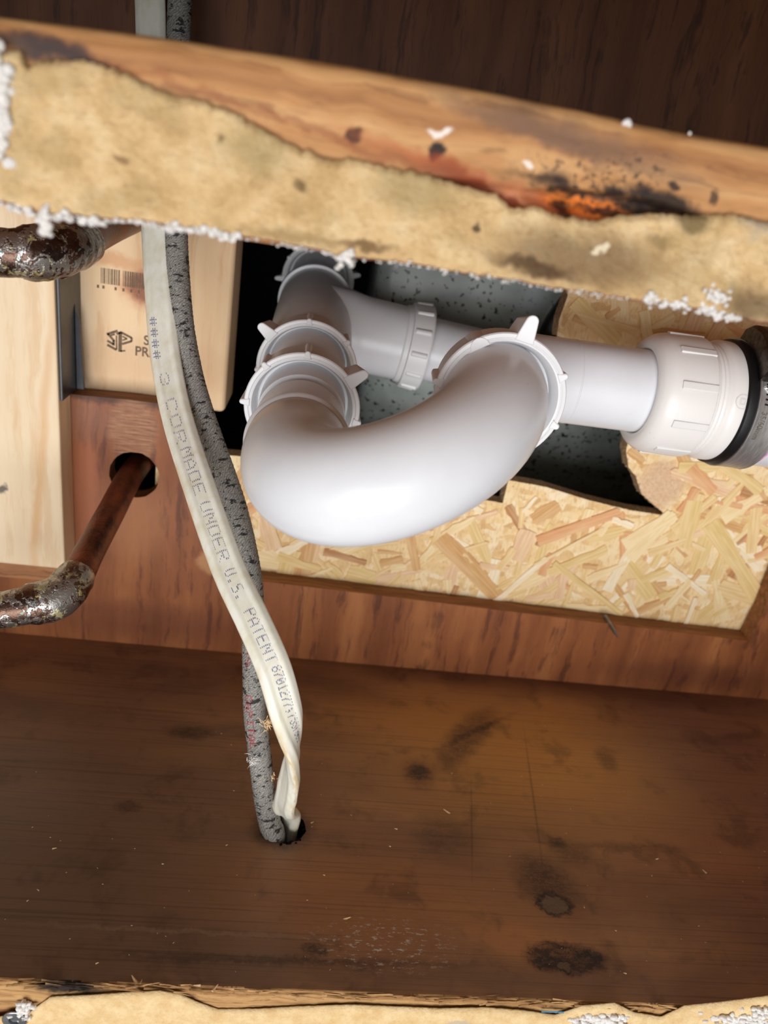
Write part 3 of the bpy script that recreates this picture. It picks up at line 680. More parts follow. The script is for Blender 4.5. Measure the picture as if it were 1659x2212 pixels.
# ================================================================== PINE BLOCK, STAMPED STUD, STRIP, BATTEN
PF = DEP-20
pzb = float(aty(60, 1223, PF)[2]); pxb = float(aty(140, 1228, PF)[0]); pxt = float(aty(118, 640, PF)[0])
pxt = pxt+(pxt-pxb)*0.35
pb = bevel(plate('pine_block', [(-260, pzb), (pxb, pzb), (pxt, HS-0.4), (-260, HS-0.4)], [], 'xz', PF, DEP-0.2, [MAT['pine']], side=0), 1.2)
tag(pb, 'pale pine block with smooth face at left edge, above the soldered elbow', 'board')
bt = box('wood_batten', XL+5, -116, DEP-9, DEP-0.2, 43, 57, MAT['upper_body'], None, 0.8)
tag(bt, 'thin reddish brown batten under the pale pine block', 'board')
sx0, sx1 = float(aty(155, 700, PY)[0]), float(aty(492, 700, PY)[0])
st = empty('lumber_stud', ((sx0+sx1)/2, PY+19, 100)); tag(st, 'pale stud with ink stamp, barcode and knot seen through wall opening', 'stud')
o = box('stud_body', sx0, sx1+1.5, PY, PY+38, 148, 300, MAT['prem'], st); bevel(o, 3.0, 4)
def flat_poly(vs, fs, pts2, y):
    b = len(vs); vs += [(p[0], y, p[1]) for p in pts2]; fs.append(tuple(range(b, b+len(pts2))))
yk = PY-0.08
# barcode
a = aty(218, 577, PY); b = aty(312, 590, PY); zb = aty(220, 612, PY)[2]; vs = []; fs = []
x = a[0]; rnd = random.Random(3)
while x < b[0]+2:
    wdt = rnd.choice([0.25, 0.35, 0.5, 0.7]); gap = rnd.choice([0.22, 0.3, 0.45])
    mid = (a[0]+b[0])/2
    if abs(x-mid+1) > 1.0: flat_poly(vs, fs, [(x, zb), (x+wdt, zb), (x+wdt, a[2]-0.2), (x, a[2]-0.2)], yk)
    x += wdt+gap
for k, xx in enumerate((a[0]-2, a[0]+0.8, a[0]+7, a[0]+11, a[0]+15, a[0]+19)):
    flat_poly(vs, fs, [(xx, zb-2.6), (xx+1.1, zb-2.6), (xx+1.1, zb-1.0), (xx, zb-1.0)], yk)
tag(obj('barcode', vs, fs, MAT['ink_black'], st), label='faint grey barcode stamp')
# hexagonal mark of letters S and P
c = aty(258, 736, PY); vs = []; fs = []
def stroke(p, q_, w_):
    d = Vector((q_[0]-p[0], q_[1]-p[1])); n_ = Vector((-d.y, d.x)).normalized()*w_/2
    flat_poly(vs, fs, [(c[0]+p[0]+n_.x, c[2]+p[1]+n_.y), (c[0]+q_[0]+n_.x, c[2]+q_[1]+n_.y), (c[0]+q_[0]-n_.x, c[2]+q_[1]-n_.y), (c[0]+p[0]-n_.x, c[2]+p[1]-n_.y)], yk)
for p_, q_, w_ in [((-1, 5.2), (-6.6, 2.6), 1.3), ((-6.2, 3.0), (-2.6, -0.6), 1.2), ((-2.4, 3.2), (-4.6, 2.2), 0.9), ((-3.0, -0.2), (-3.0, -3.0), 1.3), ((-3.0, -2.4), (-6.4, -0.8), 1.2), ((-6.4, -3.0), (-1.4, -5.2), 1.3),
                   ((-1.6, 3.4), (0.6, 4.6), 1.2), ((0.4, 4.6), (0.4, -6.0), 1.9), ((0.4, 4.8), (6.4, 2.4), 1.2), ((6.4, 2.6), (6.4, 0.4), 1.1), ((6.4, 0.6), (1.4, -1.6), 1.2), ((1.6, 2.6), (4.0, 1.6), 0.8), ((4.0, 1.6), (1.6, 0.4), 0.8), ((-1.6, 2.6), (-1.4, -5.0), 0.8), ((0.5, -5.6), (3.2, -5.0), 0.9)]:
    stroke(p_, q_, w_)
tag(obj('stamp_mark', vs, fs, MAT['ink_black'], st), label='hexagonal stamped mark made of letters S and P')
def text_geo(body, size):
    cu = bpy.data.curves.new('t', 'FONT'); cu.body = body; cu.size = size; cu.offset = size*0.02; ob = bpy.data.objects.new('t', cu)
    col.objects.link(ob); bpy.context.view_layer.update()
    me = bpy.data.meshes.new_from_object(ob.evaluated_get(bpy.context.evaluated_depsgraph_get()))
    v = [tuple(p.co) for p in me.vertices]; f = [tuple(p.vertices) for p in me.polygons]
    bpy.data.objects.remove(ob); bpy.data.curves.remove(cu); bpy.data.meshes.remove(me); return v, f
for body, px, py in (('S', 310, 744), ('PREM', 291, 767)):
    v, f = text_geo(body, 7.2); q = aty(px, py, PY)
    obj('stamp_lettering', [(q[0]+a_*0.95, yk, q[2]+b_) for a_, b_, _ in v], f, MAT['ink_black'], st)
# black plastic strip in the gap between pine block and stamped stud
bs = empty('black_strip', (-137, DEP+4, 150)); tag(bs, 'black plastic strip in the gap between pine block and stamped stud', 'strip')
x0, x1 = float(aty(118, 700, DEP+6)[0]), float(aty(150, 700, DEP+6)[0])
pxm = lambda z: pxb+(pxt-pxb)*(z-pzb)/(HS-0.4-pzb)
bevel(plate('flat_web', [(pxm(154.5)+0.4, 154.5), (pxm(154.5)+1.7, 154.5), (pxm(260)+1.9, 260), (pxm(260)+0.4, 260)], [], 'xz', PF+1.5, DEP+15, [MAT['black_strip']], bs, side=0), 0.3)
bevel(plate('folded_lip', [(pxm(154.5)+1.7, 155), (pxm(154.5)+5.6, 155), (pxm(196)+4.0, 192), (pxm(196)+1.7, 200)], [], 'xz', DEP+4, DEP+6, [MAT['black_strip']], bs, side=0), 0.3)

# ================================================================== STRAND BOARD BEHIND THE OPENING
OY = DEP+14.0
def ox(px, py): q = aty(px, py, OY); return (float(q[0]), float(q[2]))
hole_px = [(486, 983), (540, 987), (640, 1000), (800, 1030), (900, 1050), (1035, 1078), (1086, 1087), (1098, 1037), (1180, 1052), (1270, 1080), (1360, 1102), (1440, 1114), (1430, 1105), (1386, 1068), (1374, 1030), (1358, 1010), (1352, 975), (1362, 930), (1366, 860), (1350, 790), (1300, 752), (1203, 726), (1208, 690), (1226, 640), (1232, 590)]
hp2 = [ox(*p) for p in hole_px]
hole_dense = []
for i in range(len(hp2)-1):
    p, q = Vector(hp2[i]), Vector(hp2[i+1]); n = max(1, int((q-p).length/1.2))
    for k in range(n):
        r = p.lerp(q, k/n); rough = 0.9 if 11 <= i <= 19 else 0.25
        hole_dense.append((r.x+rough*fbm(r.x, r.y, 0, 0.6), r.y+rough*fbm(r.x, r.y, 9, 0.6)))
xtop = hp2[-1][0]
osb_out = [(-82, 20)]+[(-82, 122)]+hole_dense+[(xtop, 330), (XR-4, 330), (XR-4, 20)]
osb = empty('strand_board_panel', (180, OY+5, 20)); tag(osb, 'straw coloured strand board panel with ragged cut-out behind the plywood opening', 'panel')
plate('panel_core', osb_out, [], 'xz', OY, OY+11, [MAT['osb'], MAT['osb_edge']], osb)
def inside(p, poly=osb_out):
    x, y = p; c = False; j = len(poly)-1
    for i in range(len(poly)):
        xi, yi = poly[i]; xj, yj = poly[j]
        if (yi > y) != (yj > y) and x < (xj-xi)*(y-yi)/(yj-yi)+xi: c = not c
        j = i
    return c
proto = {}
def flake(cx, cz, L, W, ang, m, lift, taper=0.0):
    pts = []; r = random.Random(random.random()); n = 5
    for k in range(n+1): pts.append((-L/2+L*k/n, -W/2*(1-taper*k/n)+r.uniform(-.12, .12)*W))
    pts.append((L/2+r.uniform(0, .12)*L*0.4, 0))
    for k in range(n, -1, -1): pts.append((-L/2+L*k/n, W/2*(1-taper*k/n)+r.uniform(-.12, .12)*W))
    c_, s_ = math.cos(ang), math.sin(ang); P2 = [(cx+p[0]*c_-p[1]*s_, cz+p[0]*s_+p[1]*c_) for p in pts]
    if not all(inside(p) for p in P2): return None
    th = 0.35; curl = r.uniform(-0.004, 0.004); n = len(P2)
    vs = [(p[0]*S, (-lift-th+abs(p[1])*0.03)*S, p[1]*S) for p in pts]+[(p[0]*S, 0.2*S, p[1]*S) for p in pts]
    fs = [tuple(range(n))]+[(k, (k+1) % n, (k+1) % n+n, k+n) for k in range(n)]
    me = bpy.data.meshes.new('wood_strand'); me.from_pydata(vs, [], fs); me.materials.append(m); me.update()
    o = bpy.data.objects.new('wood_strand', me); col.objects.link(o); o.parent = osb
    wl = world_loc(osb); o.location = (cx*S-wl.x, OY*S-wl.y, cz*S-wl.z); o.rotation_euler = (random.uniform(-.01, .01), -ang, random.uniform(-.006, .006))
    recalc(o); return o
def fpx(ax, ay, bx, by, wpx, m, lift, taper=0.0):
    a_, b_ = ox(ax, ay), ox(bx, by); L = math.dist(a_, b_)
    return flake((a_[0]+b_[0])/2, (a_[1]+b_[1])/2, L, wpx/4.0, math.atan2(b_[1]-a_[1], b_[0]-a_[0]), FL[m], lift, taper)
TORN = ox(1425, 1050); cnt = 0; tries = 0
while cnt < 262 and tries < 4000:
    tries += 1; rg = random.random()
    if rg < 0.72: cx, cz = random.uniform(-58, 306), random.uniform(44, 128)
    elif rg < 0.90: cx, cz = random.uniform(185, 306), random.uniform(100, 175)
    else: cx, cz = random.uniform(130, 300), random.uniform(205, 250)
    if math.hypot((cx-TORN[0])/20, (cz-TORN[1])/20) < 1: continue
    small = random.random() < 0.45
    L = random.uniform(8, 20) if small else random.uniform(16, 46); W = random.uniform(2, 6) if small else random.uniform(4, 12)
    m = random.choices(range(8), [6, 5, 3.2, 2.2, 1.6, 4, 0.9, 3])[0]
    if flake(cx, cz, L, W, random.uniform(0, PI) if random.random() < .5 else random.gauss(0.9, 0.6), FL[m], random.uniform(0.05, 0.8), random.choice([0, 0, .3, .6])): cnt += 1
for args in [(1160, 1168, 1335, 1108, 26, 4, 1.0, 0), (1060, 1305, 1180, 1205, 16, 3, 1.2, 0.1), (1155, 1218, 1300, 1140, 9, 1, 1.3, 0.4), (950, 1160, 1075, 1290, 44, 2, 0.9, 0), (1195, 1215, 1340, 1325, 18, 5, 1.0, .2),
             (1500, 1080, 1475, 1180, 40, 5, 0.9, 0), (1530, 1130, 1640, 1290, 44, 5, 1.1, 0), (1440, 1220, 1520, 1280, 20, 3, 1.1, .3), (1490, 1250, 1440, 1310, 26, 1, 1.2, .2), (1320, 1120, 1365, 1135, 16, 3, 1.4, 0),
             (1400, 1195, 1480, 1165, 20, 0, 1.0, .3), (1350, 1280, 1375, 1330, 14, 3, 1.2, .2), (1300, 660, 1315, 745, 50, 7, 1.0, 0), (1240, 650, 1330, 740, 40, 5, 0.8, .2), (1390, 670, 1400, 740, 24, 1, 1.1, 0),
             (1480, 1345, 1500, 1290, 12, 3, 1.2, 0), (880, 1130, 900, 1230, 22, 2, 1.1, .3), (700, 1190, 790, 1215, 20, 6, .8, .4), (600, 1200, 690, 1230, 26, 5, .9, .3), (1560, 1000, 1640, 1060, 30, 5, .9, .2), (1490, 1010, 1540, 1060, 34, 4, 1.0, .3)]:
    fpx(*args)
vs = []; fs = []
for k in range(0, len(hole_dense)):
    p = hole_dense[k]
    for _ in range(3 if k > 60 else 2):
        splinter(vs, fs, (p[0]+random.uniform(-.5, .5), OY+random.uniform(0, 10), p[1]-0.3), random.uniform(.8, 2.6), 0.35, 0.3, random.uniform(0, PI), random.uniform(-1, 1))
tag(obj('frayed_fibres', vs, fs, MAT['osb_edge'], osb), kind='stuff')

# nail poking out over the plywood ledge
a, b = aty(1306, 1330, DEP+6), aty(1335, 1377, DEP-9)
nl = empty('nail', tuple(b)); tag(nl, 'small grey steel nail tip poking over plywood ledge below strand board', 'nail')
tube('nail_shank', [tuple(a), tuple(a+(b-a)*0.75)], 1.2, MAT['nail'], nl, 14)
tube('nail_tip', [tuple(a+(b-a)*0.75), tuple(b)], lambda i, s, an: 1.2 if i == 0 else 0.25, MAT['nail'], nl, 14)

# grey speckled surface deep behind
nx, nzn = 60, 40; vs = []; fs = []
for i in range(nx+1):
    for j in range(nzn+1):
        x = 36+310*i/nx; z = 60+240*j/nzn
        vs.append((x, 318+0.0030*(z-215)**2+0.0010*(x-140)**2+(26 if i == 0 else 0), z))
for i in range(nx):
    for j in range(nzn): a_ = i*(nzn+1)+j; fs.append((a_, a_+nzn+1, a_+nzn+2, a_+1))
o = obj('speckled_tub', vs, fs, MAT['speckle'], None, smooth=True, loc=(190, 318, 60)); m = o.modifiers.new('thickness', 'SOLIDIFY'); m.thickness = 4*S; m.offset = 1
tag(o, 'grey speckled curved shell in the dark space behind the strand board', 'tub')
ck = tube('round_duct', catmull([tuple(aty(1290, 590, 290)), tuple(aty(1240, 640, 290)), tuple(aty(1195, 700, 290)), tuple(aty(1180, 745, 290)), tuple(aty(1178, 800, 290))], 3), 6.5, MAT['rubber'], None, 20)
ck.name = 'black_hose'; tag(ck, 'black hose in shadow behind the upper edge of strand board', 'hose')

# ================================================================== DRAIN ASSEMBLY
dr = empty('drain_assembly', (60, 150, 165)); tag(dr, 'white plastic trap with tee, slip nuts and curved bend in the cavity middle', 'pipe')
A0 = Vector((-2.0, 128.0, 185.0)); AXD = Vector((0, -1, -0.128)).normalized()      # left leg, towards the viewer
def on_axis(y): return A0+AXD*((A0.y-y)/(-AXD.y))
NUT = [(-16, 19.2), (-16, 21.5), (-15, 22.6), (-4, 23.4), (-3, 24.2), (-0.6, 24.5), (0, 24.1), (0.15, 22.9), (-0.4, 22.4), (-0.1, 22.0), (-0.2, 21.4), (-1.2, 20.9), (-3.5, 20.0), (-7, 19.3), (-7, 18.0)]
def lug(parent, org, d, ang, h, w_, length, base_r, rounded=True, e_shift=0.0):
    """radial fin on a nut: h high, w_ wide, runs back from the face"""
    d, e1, e2 = frame_of(d); org = Vector(org); a = math.radians(180-ang if d.y < -0.5 else ang); rd = e1*math.cos(a)+e2*math.sin(a); tg = -e1*math.sin(a)+e2*math.cos(a)
    n = 8; prof = [(-w_/2*1.25, -1.5)]
    for k in range(n+1):
        t = PI-PI*k/n; prof.append((w_/2*math.cos(t)*0.8, h-w_*0.4+w_*0.4*math.sin(t)))
    prof.append((w_/2*1.25, -1.5)); vs = []; m = len(prof)
    for s, k in ((0.4+e_shift, 1.0), (-length, 0.55)):
        for (u, v) in prof: vs.append(org+d*s+rd*(base_r+(v if v < 0 else v*k))+tg*u)
    fs = [tuple(range(m)), tuple(range(2*m-1, m-1, -1))]+[(i, (i+1) % m, (i+1) % m+m, i+m) for i in range(m)]
    o = obj('lug', vs, fs, MAT['nut'], parent); recalc(o); bevel(o, 0.5, 2, 40); return smooth_angle(o, 40)
def nut(org, d, lugs, prof=NUT, scale=1.0, mat='nut'):
    pr = [(s*scale, r*scale) for s, r in prof]
    o = lathe('slip_nut', org, d, pr, MAT[mat], dr, 72, 28)
    for (ang, h, w_, ln) in lugs: lug(o, org, d, ang, h, w_, ln, 23.4*scale)
    return o
tube('tailpiece', [tuple(on_axis(430)), tuple(on_axis(330)), tuple(on_axis(120))], 18.6, MAT['pvc'], dr, 56)
nut(on_axis(349), AXD, [(15, 6, 3.6, 8), (185, 6, 3.6, 8), (150, 2, 3, 9), (90, 2, 3, 9), (240, 2, 3, 9), (300, 2, 3, 9)])
# tee body
lathe('tee_body', on_axis(200), -AXD, [(-9, 18.8), (-9, 21.2), (0, 21.6), (6, 22.0), (40, 22.0), (84, 21.6), (100, 21.2), (103, 20.9), (104, 18.8)], MAT['pvc'], dr, 72, 40)
lathe('tee_ridge', on_axis(296), -AXD, [(-3, 21.0), (-2.4, 23.0), (2.2, 23.2), (3, 22.6), (3.2, 21.0)], MAT['pvc'], dr, 72, 30)
BR = Vector((-2, 262, 199.0)); BD = Vector((1, 0, -0.085)).normalized()
lathe('tee_branch', BR, BD, [(4, 24), (20, 23.6), (27, 22.4), (30, 22.0), (56, 21.6), (56.4, 19)], MAT['pvc'], dr, 72, 40)
NB = [(-15, 19.2), (-15, 22.0), (-14, 23.0), (-11.5, 23.4), (-11.0, 25.2), (0, 25.8), (0.8, 25.4), (1, 24.8), (1, 23.0), (0, 20.6), (0, 19)]
n2 = lathe('slip_nut', BR+BD*67, BD, [(s, r*0.98) for s, r in NB], MAT['nut'], dr, 72, 28)
for ang in range(0, 360, 30): lug(n2, BR+BD*(67-1), BD, ang, 2.2, 4.0, 9, 24.3)
tube('branch_pipe', [tuple(BR+BD*46), tuple(BR+BD*152)], 18.6, MAT['pvc'], dr, 56)
nut(on_axis(176), AXD, [(142, 8, 5.5, 12), (93, 1.8, 3, 13), (42, 2.0, 3, 12), (188, 2.0, 3, 12), (-5, 2.0, 3, 12), (230, 2, 3, 12), (280, 2, 3, 12), (325, 2, 3, 12)])
nut(on_axis(128), AXD, [(38, 9, 5.5, 12), (90, 2.0, 3, 14), (135, 2.2, 3, 13), (180, 3.0, 3, 13), (-8, 2.6, 3, 13), (232, 2, 3, 12), (275, 2, 3, 12), (320, 2, 3, 12)], scale=1.02)
# U bend
RG = Vector((70.5, 80, 213.5)); LFT = on_axis(112); YB = 70.0
def bend_path(L, R, yb, yr, tip=(0, -40.5, -5.5)):
    tip = Vector(tip); c0 = Vector((L.x, yb, L.z)); c1 = Vector((R.x, yr, R.z)); mid = (c0+c1)/2; h = (c1-c0)/2; out = [L]
    for k in range(1, 4): out.append(L.lerp(c0, k/4))
    for k in range(41):
        th = PI*k/40; out.append(mid-h*math.cos(th)+tip*math.sin(th))
    for k in range(1, 5): out.append(c1.lerp(R, k/4))
    return out
Lc = on_axis(112); LbZ = on_axis(YB)
bp = bend_path(Vector((-2, 108, 183.0)), Vector((68.5, 97, 213.0)), YB, 86)
bp = [Vector((Lc.x, Lc.y, Lc.z))]+bp[1:]
tube('u_bend', [tuple(p) for p in bp], lambda i, s, a: 18.5 if i < 3 else 19.5, MAT['pvc'], dr, 64)
lathe('bend_collar', (-2, 84, 183), (0, -1, 0), [(-1.4, 18.0), (-1.4, 20.0), (-1.0, 20.5), (0.0, 20.5), (1.0, 19.9), (1.8, 19.3)], MAT['pvc'], dr, 72, 40)
N3 = Vector((70.5, 80, 211.5)); D3 = Vector((0, -1, -0.06)).normalized()
nut(N3, D3, [(80, 8.8, 6.0, 13), (28, 2.4, 3.2, 14), (-18, 2.2, 3.2, 13), (-55, 2.4, 3.2, 12), (172, 2.6, 3.2, 14), (215, 2, 3, 12), (265, 2, 3, 12)], prof=[(s, r) for s, r in NUT], scale=1.02)
lug(bpy.data.objects[[o.name for o in dr.children if o.name.startswith('slip_nut')][-1]], N3, D3, 122, 2.6, 9.0, 14, 22.6)
# elbow behind the big nut and the horizontal arm
AY, AZ = 149.0, 207.7
el = catmull([(70.5, 84, 211.8), (70.5, 100, 210.8), (72.5, 120, 209.5), (80, 138, 208.5), (94, 147.5, 207.9), (112, AY, AZ), (140, AY, AZ), (176, AY, AZ)], 3)
tube('trap_arm', [tuple(p) for p in el], 19.2, MAT['pvc'], dr, 64)
seam = lathe('arm_ridge', (118, AY, AZ), (1, 0, 0), [(-0.6, 19.0), (-0.2, 19.32), (0.2, 19.32), (0.6, 19.0)], MAT['pvc'], dr, 64)
ax0 = float(aty(1392, 850, AY)[0])
XA = 151.5
lathe('reducing_nut', (XA, AY, AZ), (1, 0, 0), [(2.5, 18.9), (0.4, 20.0), (0, 21.0), (0.3, 23.2), (2.0, 25.4), (5.0, 27.2), (8, 27.8), (22, 28.2), (24.5, 28.0), (25, 27.4), (25, 25)], MAT['milky'], dr, 96, 30)
rn = [o for o in dr.children if o.name == 'reducing_nut'][0]
def rib(ang, x0, x1, r, h, w_, parent, mat):
    d, e1, e2 = frame_of((1, 0, 0)); a = math.radians(ang); rd = e1*math.cos(a)+e2*math.sin(a); tg = -e1*math.sin(a)+e2*math.cos(a)
    vs = [];
    for s in (x0, x1):
        for (u, v) in ((-w_*0.6, -1), (-w_/2, h), (w_/2, h), (w_*0.6, -1)): vs.append(Vector((s, AY, AZ))+rd*(r+v)+tg*u)
    fs = [(0, 1, 2, 3), (7, 6, 5, 4), (0, 4, 5, 1), (1, 5, 6, 2), (2, 6, 7, 3), (3, 7, 4, 0)]
    o = obj('rib', vs, fs, MAT[mat], parent); recalc(o); bevel(o, 0.35); return o
d_, e1_, e2_ = frame_of((1, 0, 0))       # e1 points to -y, e2 to +z
for ang in (-50, -14, 22, 58, 94, 130, 166, 202, 238, 274): rib(ang, XA+8, XA+24.6, 27.7, 0.9, 3.4, rn, 'milky')
lathe('threaded_adapter', (XA+25, AY, AZ), (1, 0, 0), [(-3, 24), (-3, 25.8), (0.6, 25.8), (1.2, 26.5), (2.1, 25.9), (3.0, 26.5), (3.9, 25.9), (4.8, 26.4), (5.8, 26.2), (7.0, 27.0), (7.8, 27.6), (9, 27.9), (13.4, 27.9), (14, 27)], MAT['milky'], dr, 96, 35)
ad = [o for o in dr.children if o.name == 'threaded_adapter'][0]
v, f = text_geo('D', 4.2)
def on_cyl(px_, r, xoff, ang0, v2): return [tuple(Vector((xoff+a_, AY, AZ))+(e1_*math.cos(ang0+b_/r)+e2_*math.sin(ang0+b_/r))*r) for a_, b_ in v2]
ring = [(0.0+math.cos(t)*3.3, math.sin(t)*3.3) for t in np.linspace(0, 2*PI, 33)[:-1]]; ring2 = [(p[0]*.9, p[1]*.9) for p in ring]
aa = math.radians(14)
vv = on_cyl(0, 28.0, XA+25+11.4, aa, ring+ring2)
obj('embossed_ring', vv, [(k, (k+1) % 32, (k+1) % 32+32, k+32) for k in range(32)], MAT['milky'], ad)
obj('embossed_letter', on_cyl(0, 28.0, XA+25+10.0, aa, [(a_, b_-1.4) for a_, b_, _ in v]), f, MAT['milky'], ad)

# ================================================================== BANDED RUBBER COUPLING
XC = XA+25+13.2
cpg = empty('clamp_coupling', (XC+20, AY, AZ-31)); tag(cpg, 'steel band clamp over black rubber sleeve at right edge', 'clamp')
lathe('rubber_sleeve', (XC, AY, AZ), (1, 0, 0), [(0, 25.5), (0, 28.2), (0.6, 29.0), (1.4, 29.2), (4.5, 29.2), (5.2, 29.0), (18, 29.0), (18.6, 28.6), (18.6, 25.5)], MAT['rubber'], cpg, 96, 35)
bd = lathe('steel_band', (XC+4.6, AY, AZ), (1, 0, 0), [(0, 29.1), (0, 29.9), (0.35, 30.3), (0.9, 30.0), (12.6, 30.0), (13.1, 30.3), (13.5, 29.9), (13.5, 29.1)], MAT['steel'], cpg, 128, 30)
XB = XC+4.6
for k in range(9):
    a_ = math.radians(48-k*4.2)
    P2 = [(2.6, -0.55), (10.8, -1.35), (10.8, -0.55), (2.6, 0.25)]
    vs = [tuple(Vector((XB+p[0], AY, AZ))+(e1_*math.cos(a_+p[1]/31)+e2_*math.sin(a_+p[1]/31))*30.08) for p in P2]
    vs += [tuple(Vector((XB+p[0], AY, AZ))+(e1_*math.cos(a_+p[1]/31)+e2_*math.sin(a_+p[1]/31))*29.9) for p in P2]
    obj('band_slot', vs, [(0, 1, 2, 3), (0, 4, 5, 1), (1, 5, 6, 2), (2, 6, 7, 3), (3, 7, 4, 0)], MAT['rubber'], bd)
v, f = text_geo('35/60mm', 3.6)
tp = obj('band_lettering', [tuple(Vector((XB+2.2+b_, AY, AZ))+(e1_*math.cos(math.radians(8)-a_/31.1)+e2_*math.sin(math.radians(8)-a_/31.1))*30.1) for a_, b_, _ in v], f, MAT['chrome'], bd)
def cylp(x, ang, r): a_ = math.radians(ang); return Vector((x, AY, AZ))+(e1_*math.cos(a_)+e2_*math.sin(a_))*r
# rivet hole and raised tongue
c0 = cylp(XB+9.6, 15, 30.2); nn = (c0-Vector((c0.x, AY, AZ))).normalized()
lathe('rivet', c0, nn, [(-0.2, 2.4), (0.5, 2.3), (0.7, 1.9), (0.6, 1.3), (-0.4, 1.1), (-0.4, 0.01)], MAT['chrome'], bd, 28)
vs = []
for (x, a_) in [(2.0, 28), (3.0, 26), (4.2, 22), (6.6, 20.5), (8.4, 19.4), (10.4, 20.4), (13.2, 19.6)]:
    for dr_ in (0.0, 0.8): vs += [tuple(cylp(XB+x, a_, 30.0+dr_*0.9)), tuple(cylp(XB+x, a_+1.3, 30.0+dr_*0.9))]
fs = []
for k in range(6):
    b_ = 4*k; fs += [(b_+2, b_+3, b_+7, b_+6), (b_, b_+2, b_+6, b_+4), (b_+1, b_+5, b_+7, b_+3)]
recalc(obj('tongue_edge', vs, fs, MAT['chrome'], bd))
# screw housing on top of the band
hs = []
H0, H1 = 33, 92
vs = []; n = 16
for x, wd in ((XB-1.0, 0), (XB+0.6, 1), (XB+14.0, 1), (XB+15.2, 0)):
    for k in range(n+1):
        a_ = H0+(H1-H0)*k/n; u = k/n; hgt = (4.6+5.4*math.sin(PI*min(1, max(0, u*1.05)))**0.6)*(0.82 if wd == 0 else 1)
        if k == 0 or k == n: hgt = 0.4
        vs.append(tuple(cylp(x, a_, 30.0+hgt)))
    for k in range(n+1): vs.append(tuple(cylp(x, H1-(H1-H0)*k/n, 29.9)))
m_ = 2*(n+1); fs = [tuple(range(m_)), tuple(range(4*m_-1, 3*m_-1, -1))]
for s in range(3):
    for k in range(m_): fs.append((s*m_+k, s*m_+(k+1) % m_, (s+1)*m_+(k+1) % m_, (s+1)*m_+k))
ho = obj('screw_housing', vs, fs, MAT['steel_dark'], cpg, smooth=True); recalc(ho); smooth_angle(ho, 40)
a_ = math.radians(33); c0 = cylp(XB+8.6, 31, 36.2); tgd = (e1_*math.sin(a_)-e2_*math.cos(a_))
sh = lathe('hex_screw', c0-tgd*3, tgd, [(-6, 3.4), (2.6, 3.4), (2.8, 4.9), (3.6, 5.2), (4.2, 5.0)], MAT['chrome'], cpg, 32)
lathe('screw_hex_head', c0-tgd*3, tgd, [(4.0, 4.0), (6.8, 4.0), (7.3, 3.5), (7.35, 2.4), (6.9, 2.2), (6.9, 0.01)], MAT['chrome'], sh, 6, 20)
# white pipe beyond the coupling with pink print
wp_ = empty('white_drain_pipe', (XC+60, AY, AZ-29)); tag(wp_, 'white drain pipe with pink printed band leaving the clamp at right edge', 'pipe')
lathe('pipe_wall', (XC+18.7, AY, AZ), (1, 0, 0), [(0, 24), (0, 27.8), (140, 27.8), (140, 24)], MAT['pvc'], wp_, 96)
lathe('pink_band', (XC+19.2, AY, AZ), (1, 0, 0), [(0, 27.8), (0, 27.92), (1.8, 27.92), (1.8, 27.8)], MAT['pink'], wp_, 96)

# ================================================================== COPPER PIPES
def copper(label, pts, rads, nm='copper_pipe', fit=()):
    P_ = [np.array(list(p)+[r]) for p, r in zip(pts, rads)]; c_ = catmull(P_, 1.2)
    at_ = lambda k: int(np.argmin([np.linalg.norm(c[:3]-P_[k][:3]) for c in c_]))
    root = empty(nm, tuple(P_[0][:3])); tag(root, label, 'pipe')
    sd = random.uniform(0, 50)
    for name, i0, i1, mat, amp in fit:
        a_ = max(0, at_(i0)-1); b_ = min(len(c_)-1, at_(i1)+1); seg = c_[a_:b_+1]
        off = 1.0 if name == 'elbow_fitting' else 0.0
        def rf(i, s, an, seg=seg, amp=amp, off=off):
            n_ = len(seg); e = min(i, n_-1-i); k = 1 if not off else min(1, 0.3+e*0.35)
            return seg[i][3]+off*k*1.2+amp*fbm(s, 3*math.cos(an), 3*math.sin(an)+sd, 0.3)
        tube(name, [tuple(p[:3]) for p in seg], rf, MAT[mat], root, 40)
    return root
e = att(128, 1292, 345)
pts = [(hp[0]+2, DEP+60, hp[2]+1), (float(hp[0])-1.0, DEP, float(hp[2])+1), tuple(att(238, 1110, 392)), tuple(att(192, 1195, 366)), tuple(att(168, 1240, 354)), tuple(att(128, 1288, 345)), tuple(att(66, 1306, 340)), tuple(att(0, 1318, 338)), tuple(att(-140, 1330, 333))]
cp1 = copper('copper pipe leaving the plywood hole, soldered elbow at lower left', pts, [6.9, 6.9, 6.9, 7.0, 7.4, 8.4, 8.4, 8.2, 8.2], fit=(('straight_run', 0, 4, 'copper', 0.0), ('elbow_fitting', 4, 6, 'solder', 0.9), ('side_run', 6, 8, 'solder', 0.5)))
pts = [(-97, 228, 246), (-98, 190, 243.5), (-98.5, 160, 241), tuple(att(178, 522, 312)), tuple(att(140, 536, 292)), tuple(att(98, 545, 284)), tuple(att(50, 547, 280)), tuple(att(0, 546, 278)), tuple(att(-140, 540, 272))]
cp2 = copper('dark copper pipe with soldered elbow under the torn drywall, upper left', pts, [8.0, 8.0, 8.0, 8.0, 8.6, 8.8, 8.8, 8.6, 8.6], fit=(('straight_run', 0, 3, 'copper', 0.0), ('elbow_fitting', 3, 6, 'solder', 0.8), ('side_run', 6, 8, 'solder', 0.5)))
# drips of flux
q = att(135, 588, 289); blob('flux_drip', [(q[0], q[1], q[2], 2.4, 2.0, 2.6), (q[0]-2, q[1], q[2]+2, 2, 1.8, 1.8)], MAT['solder'], cp2, sub=2)

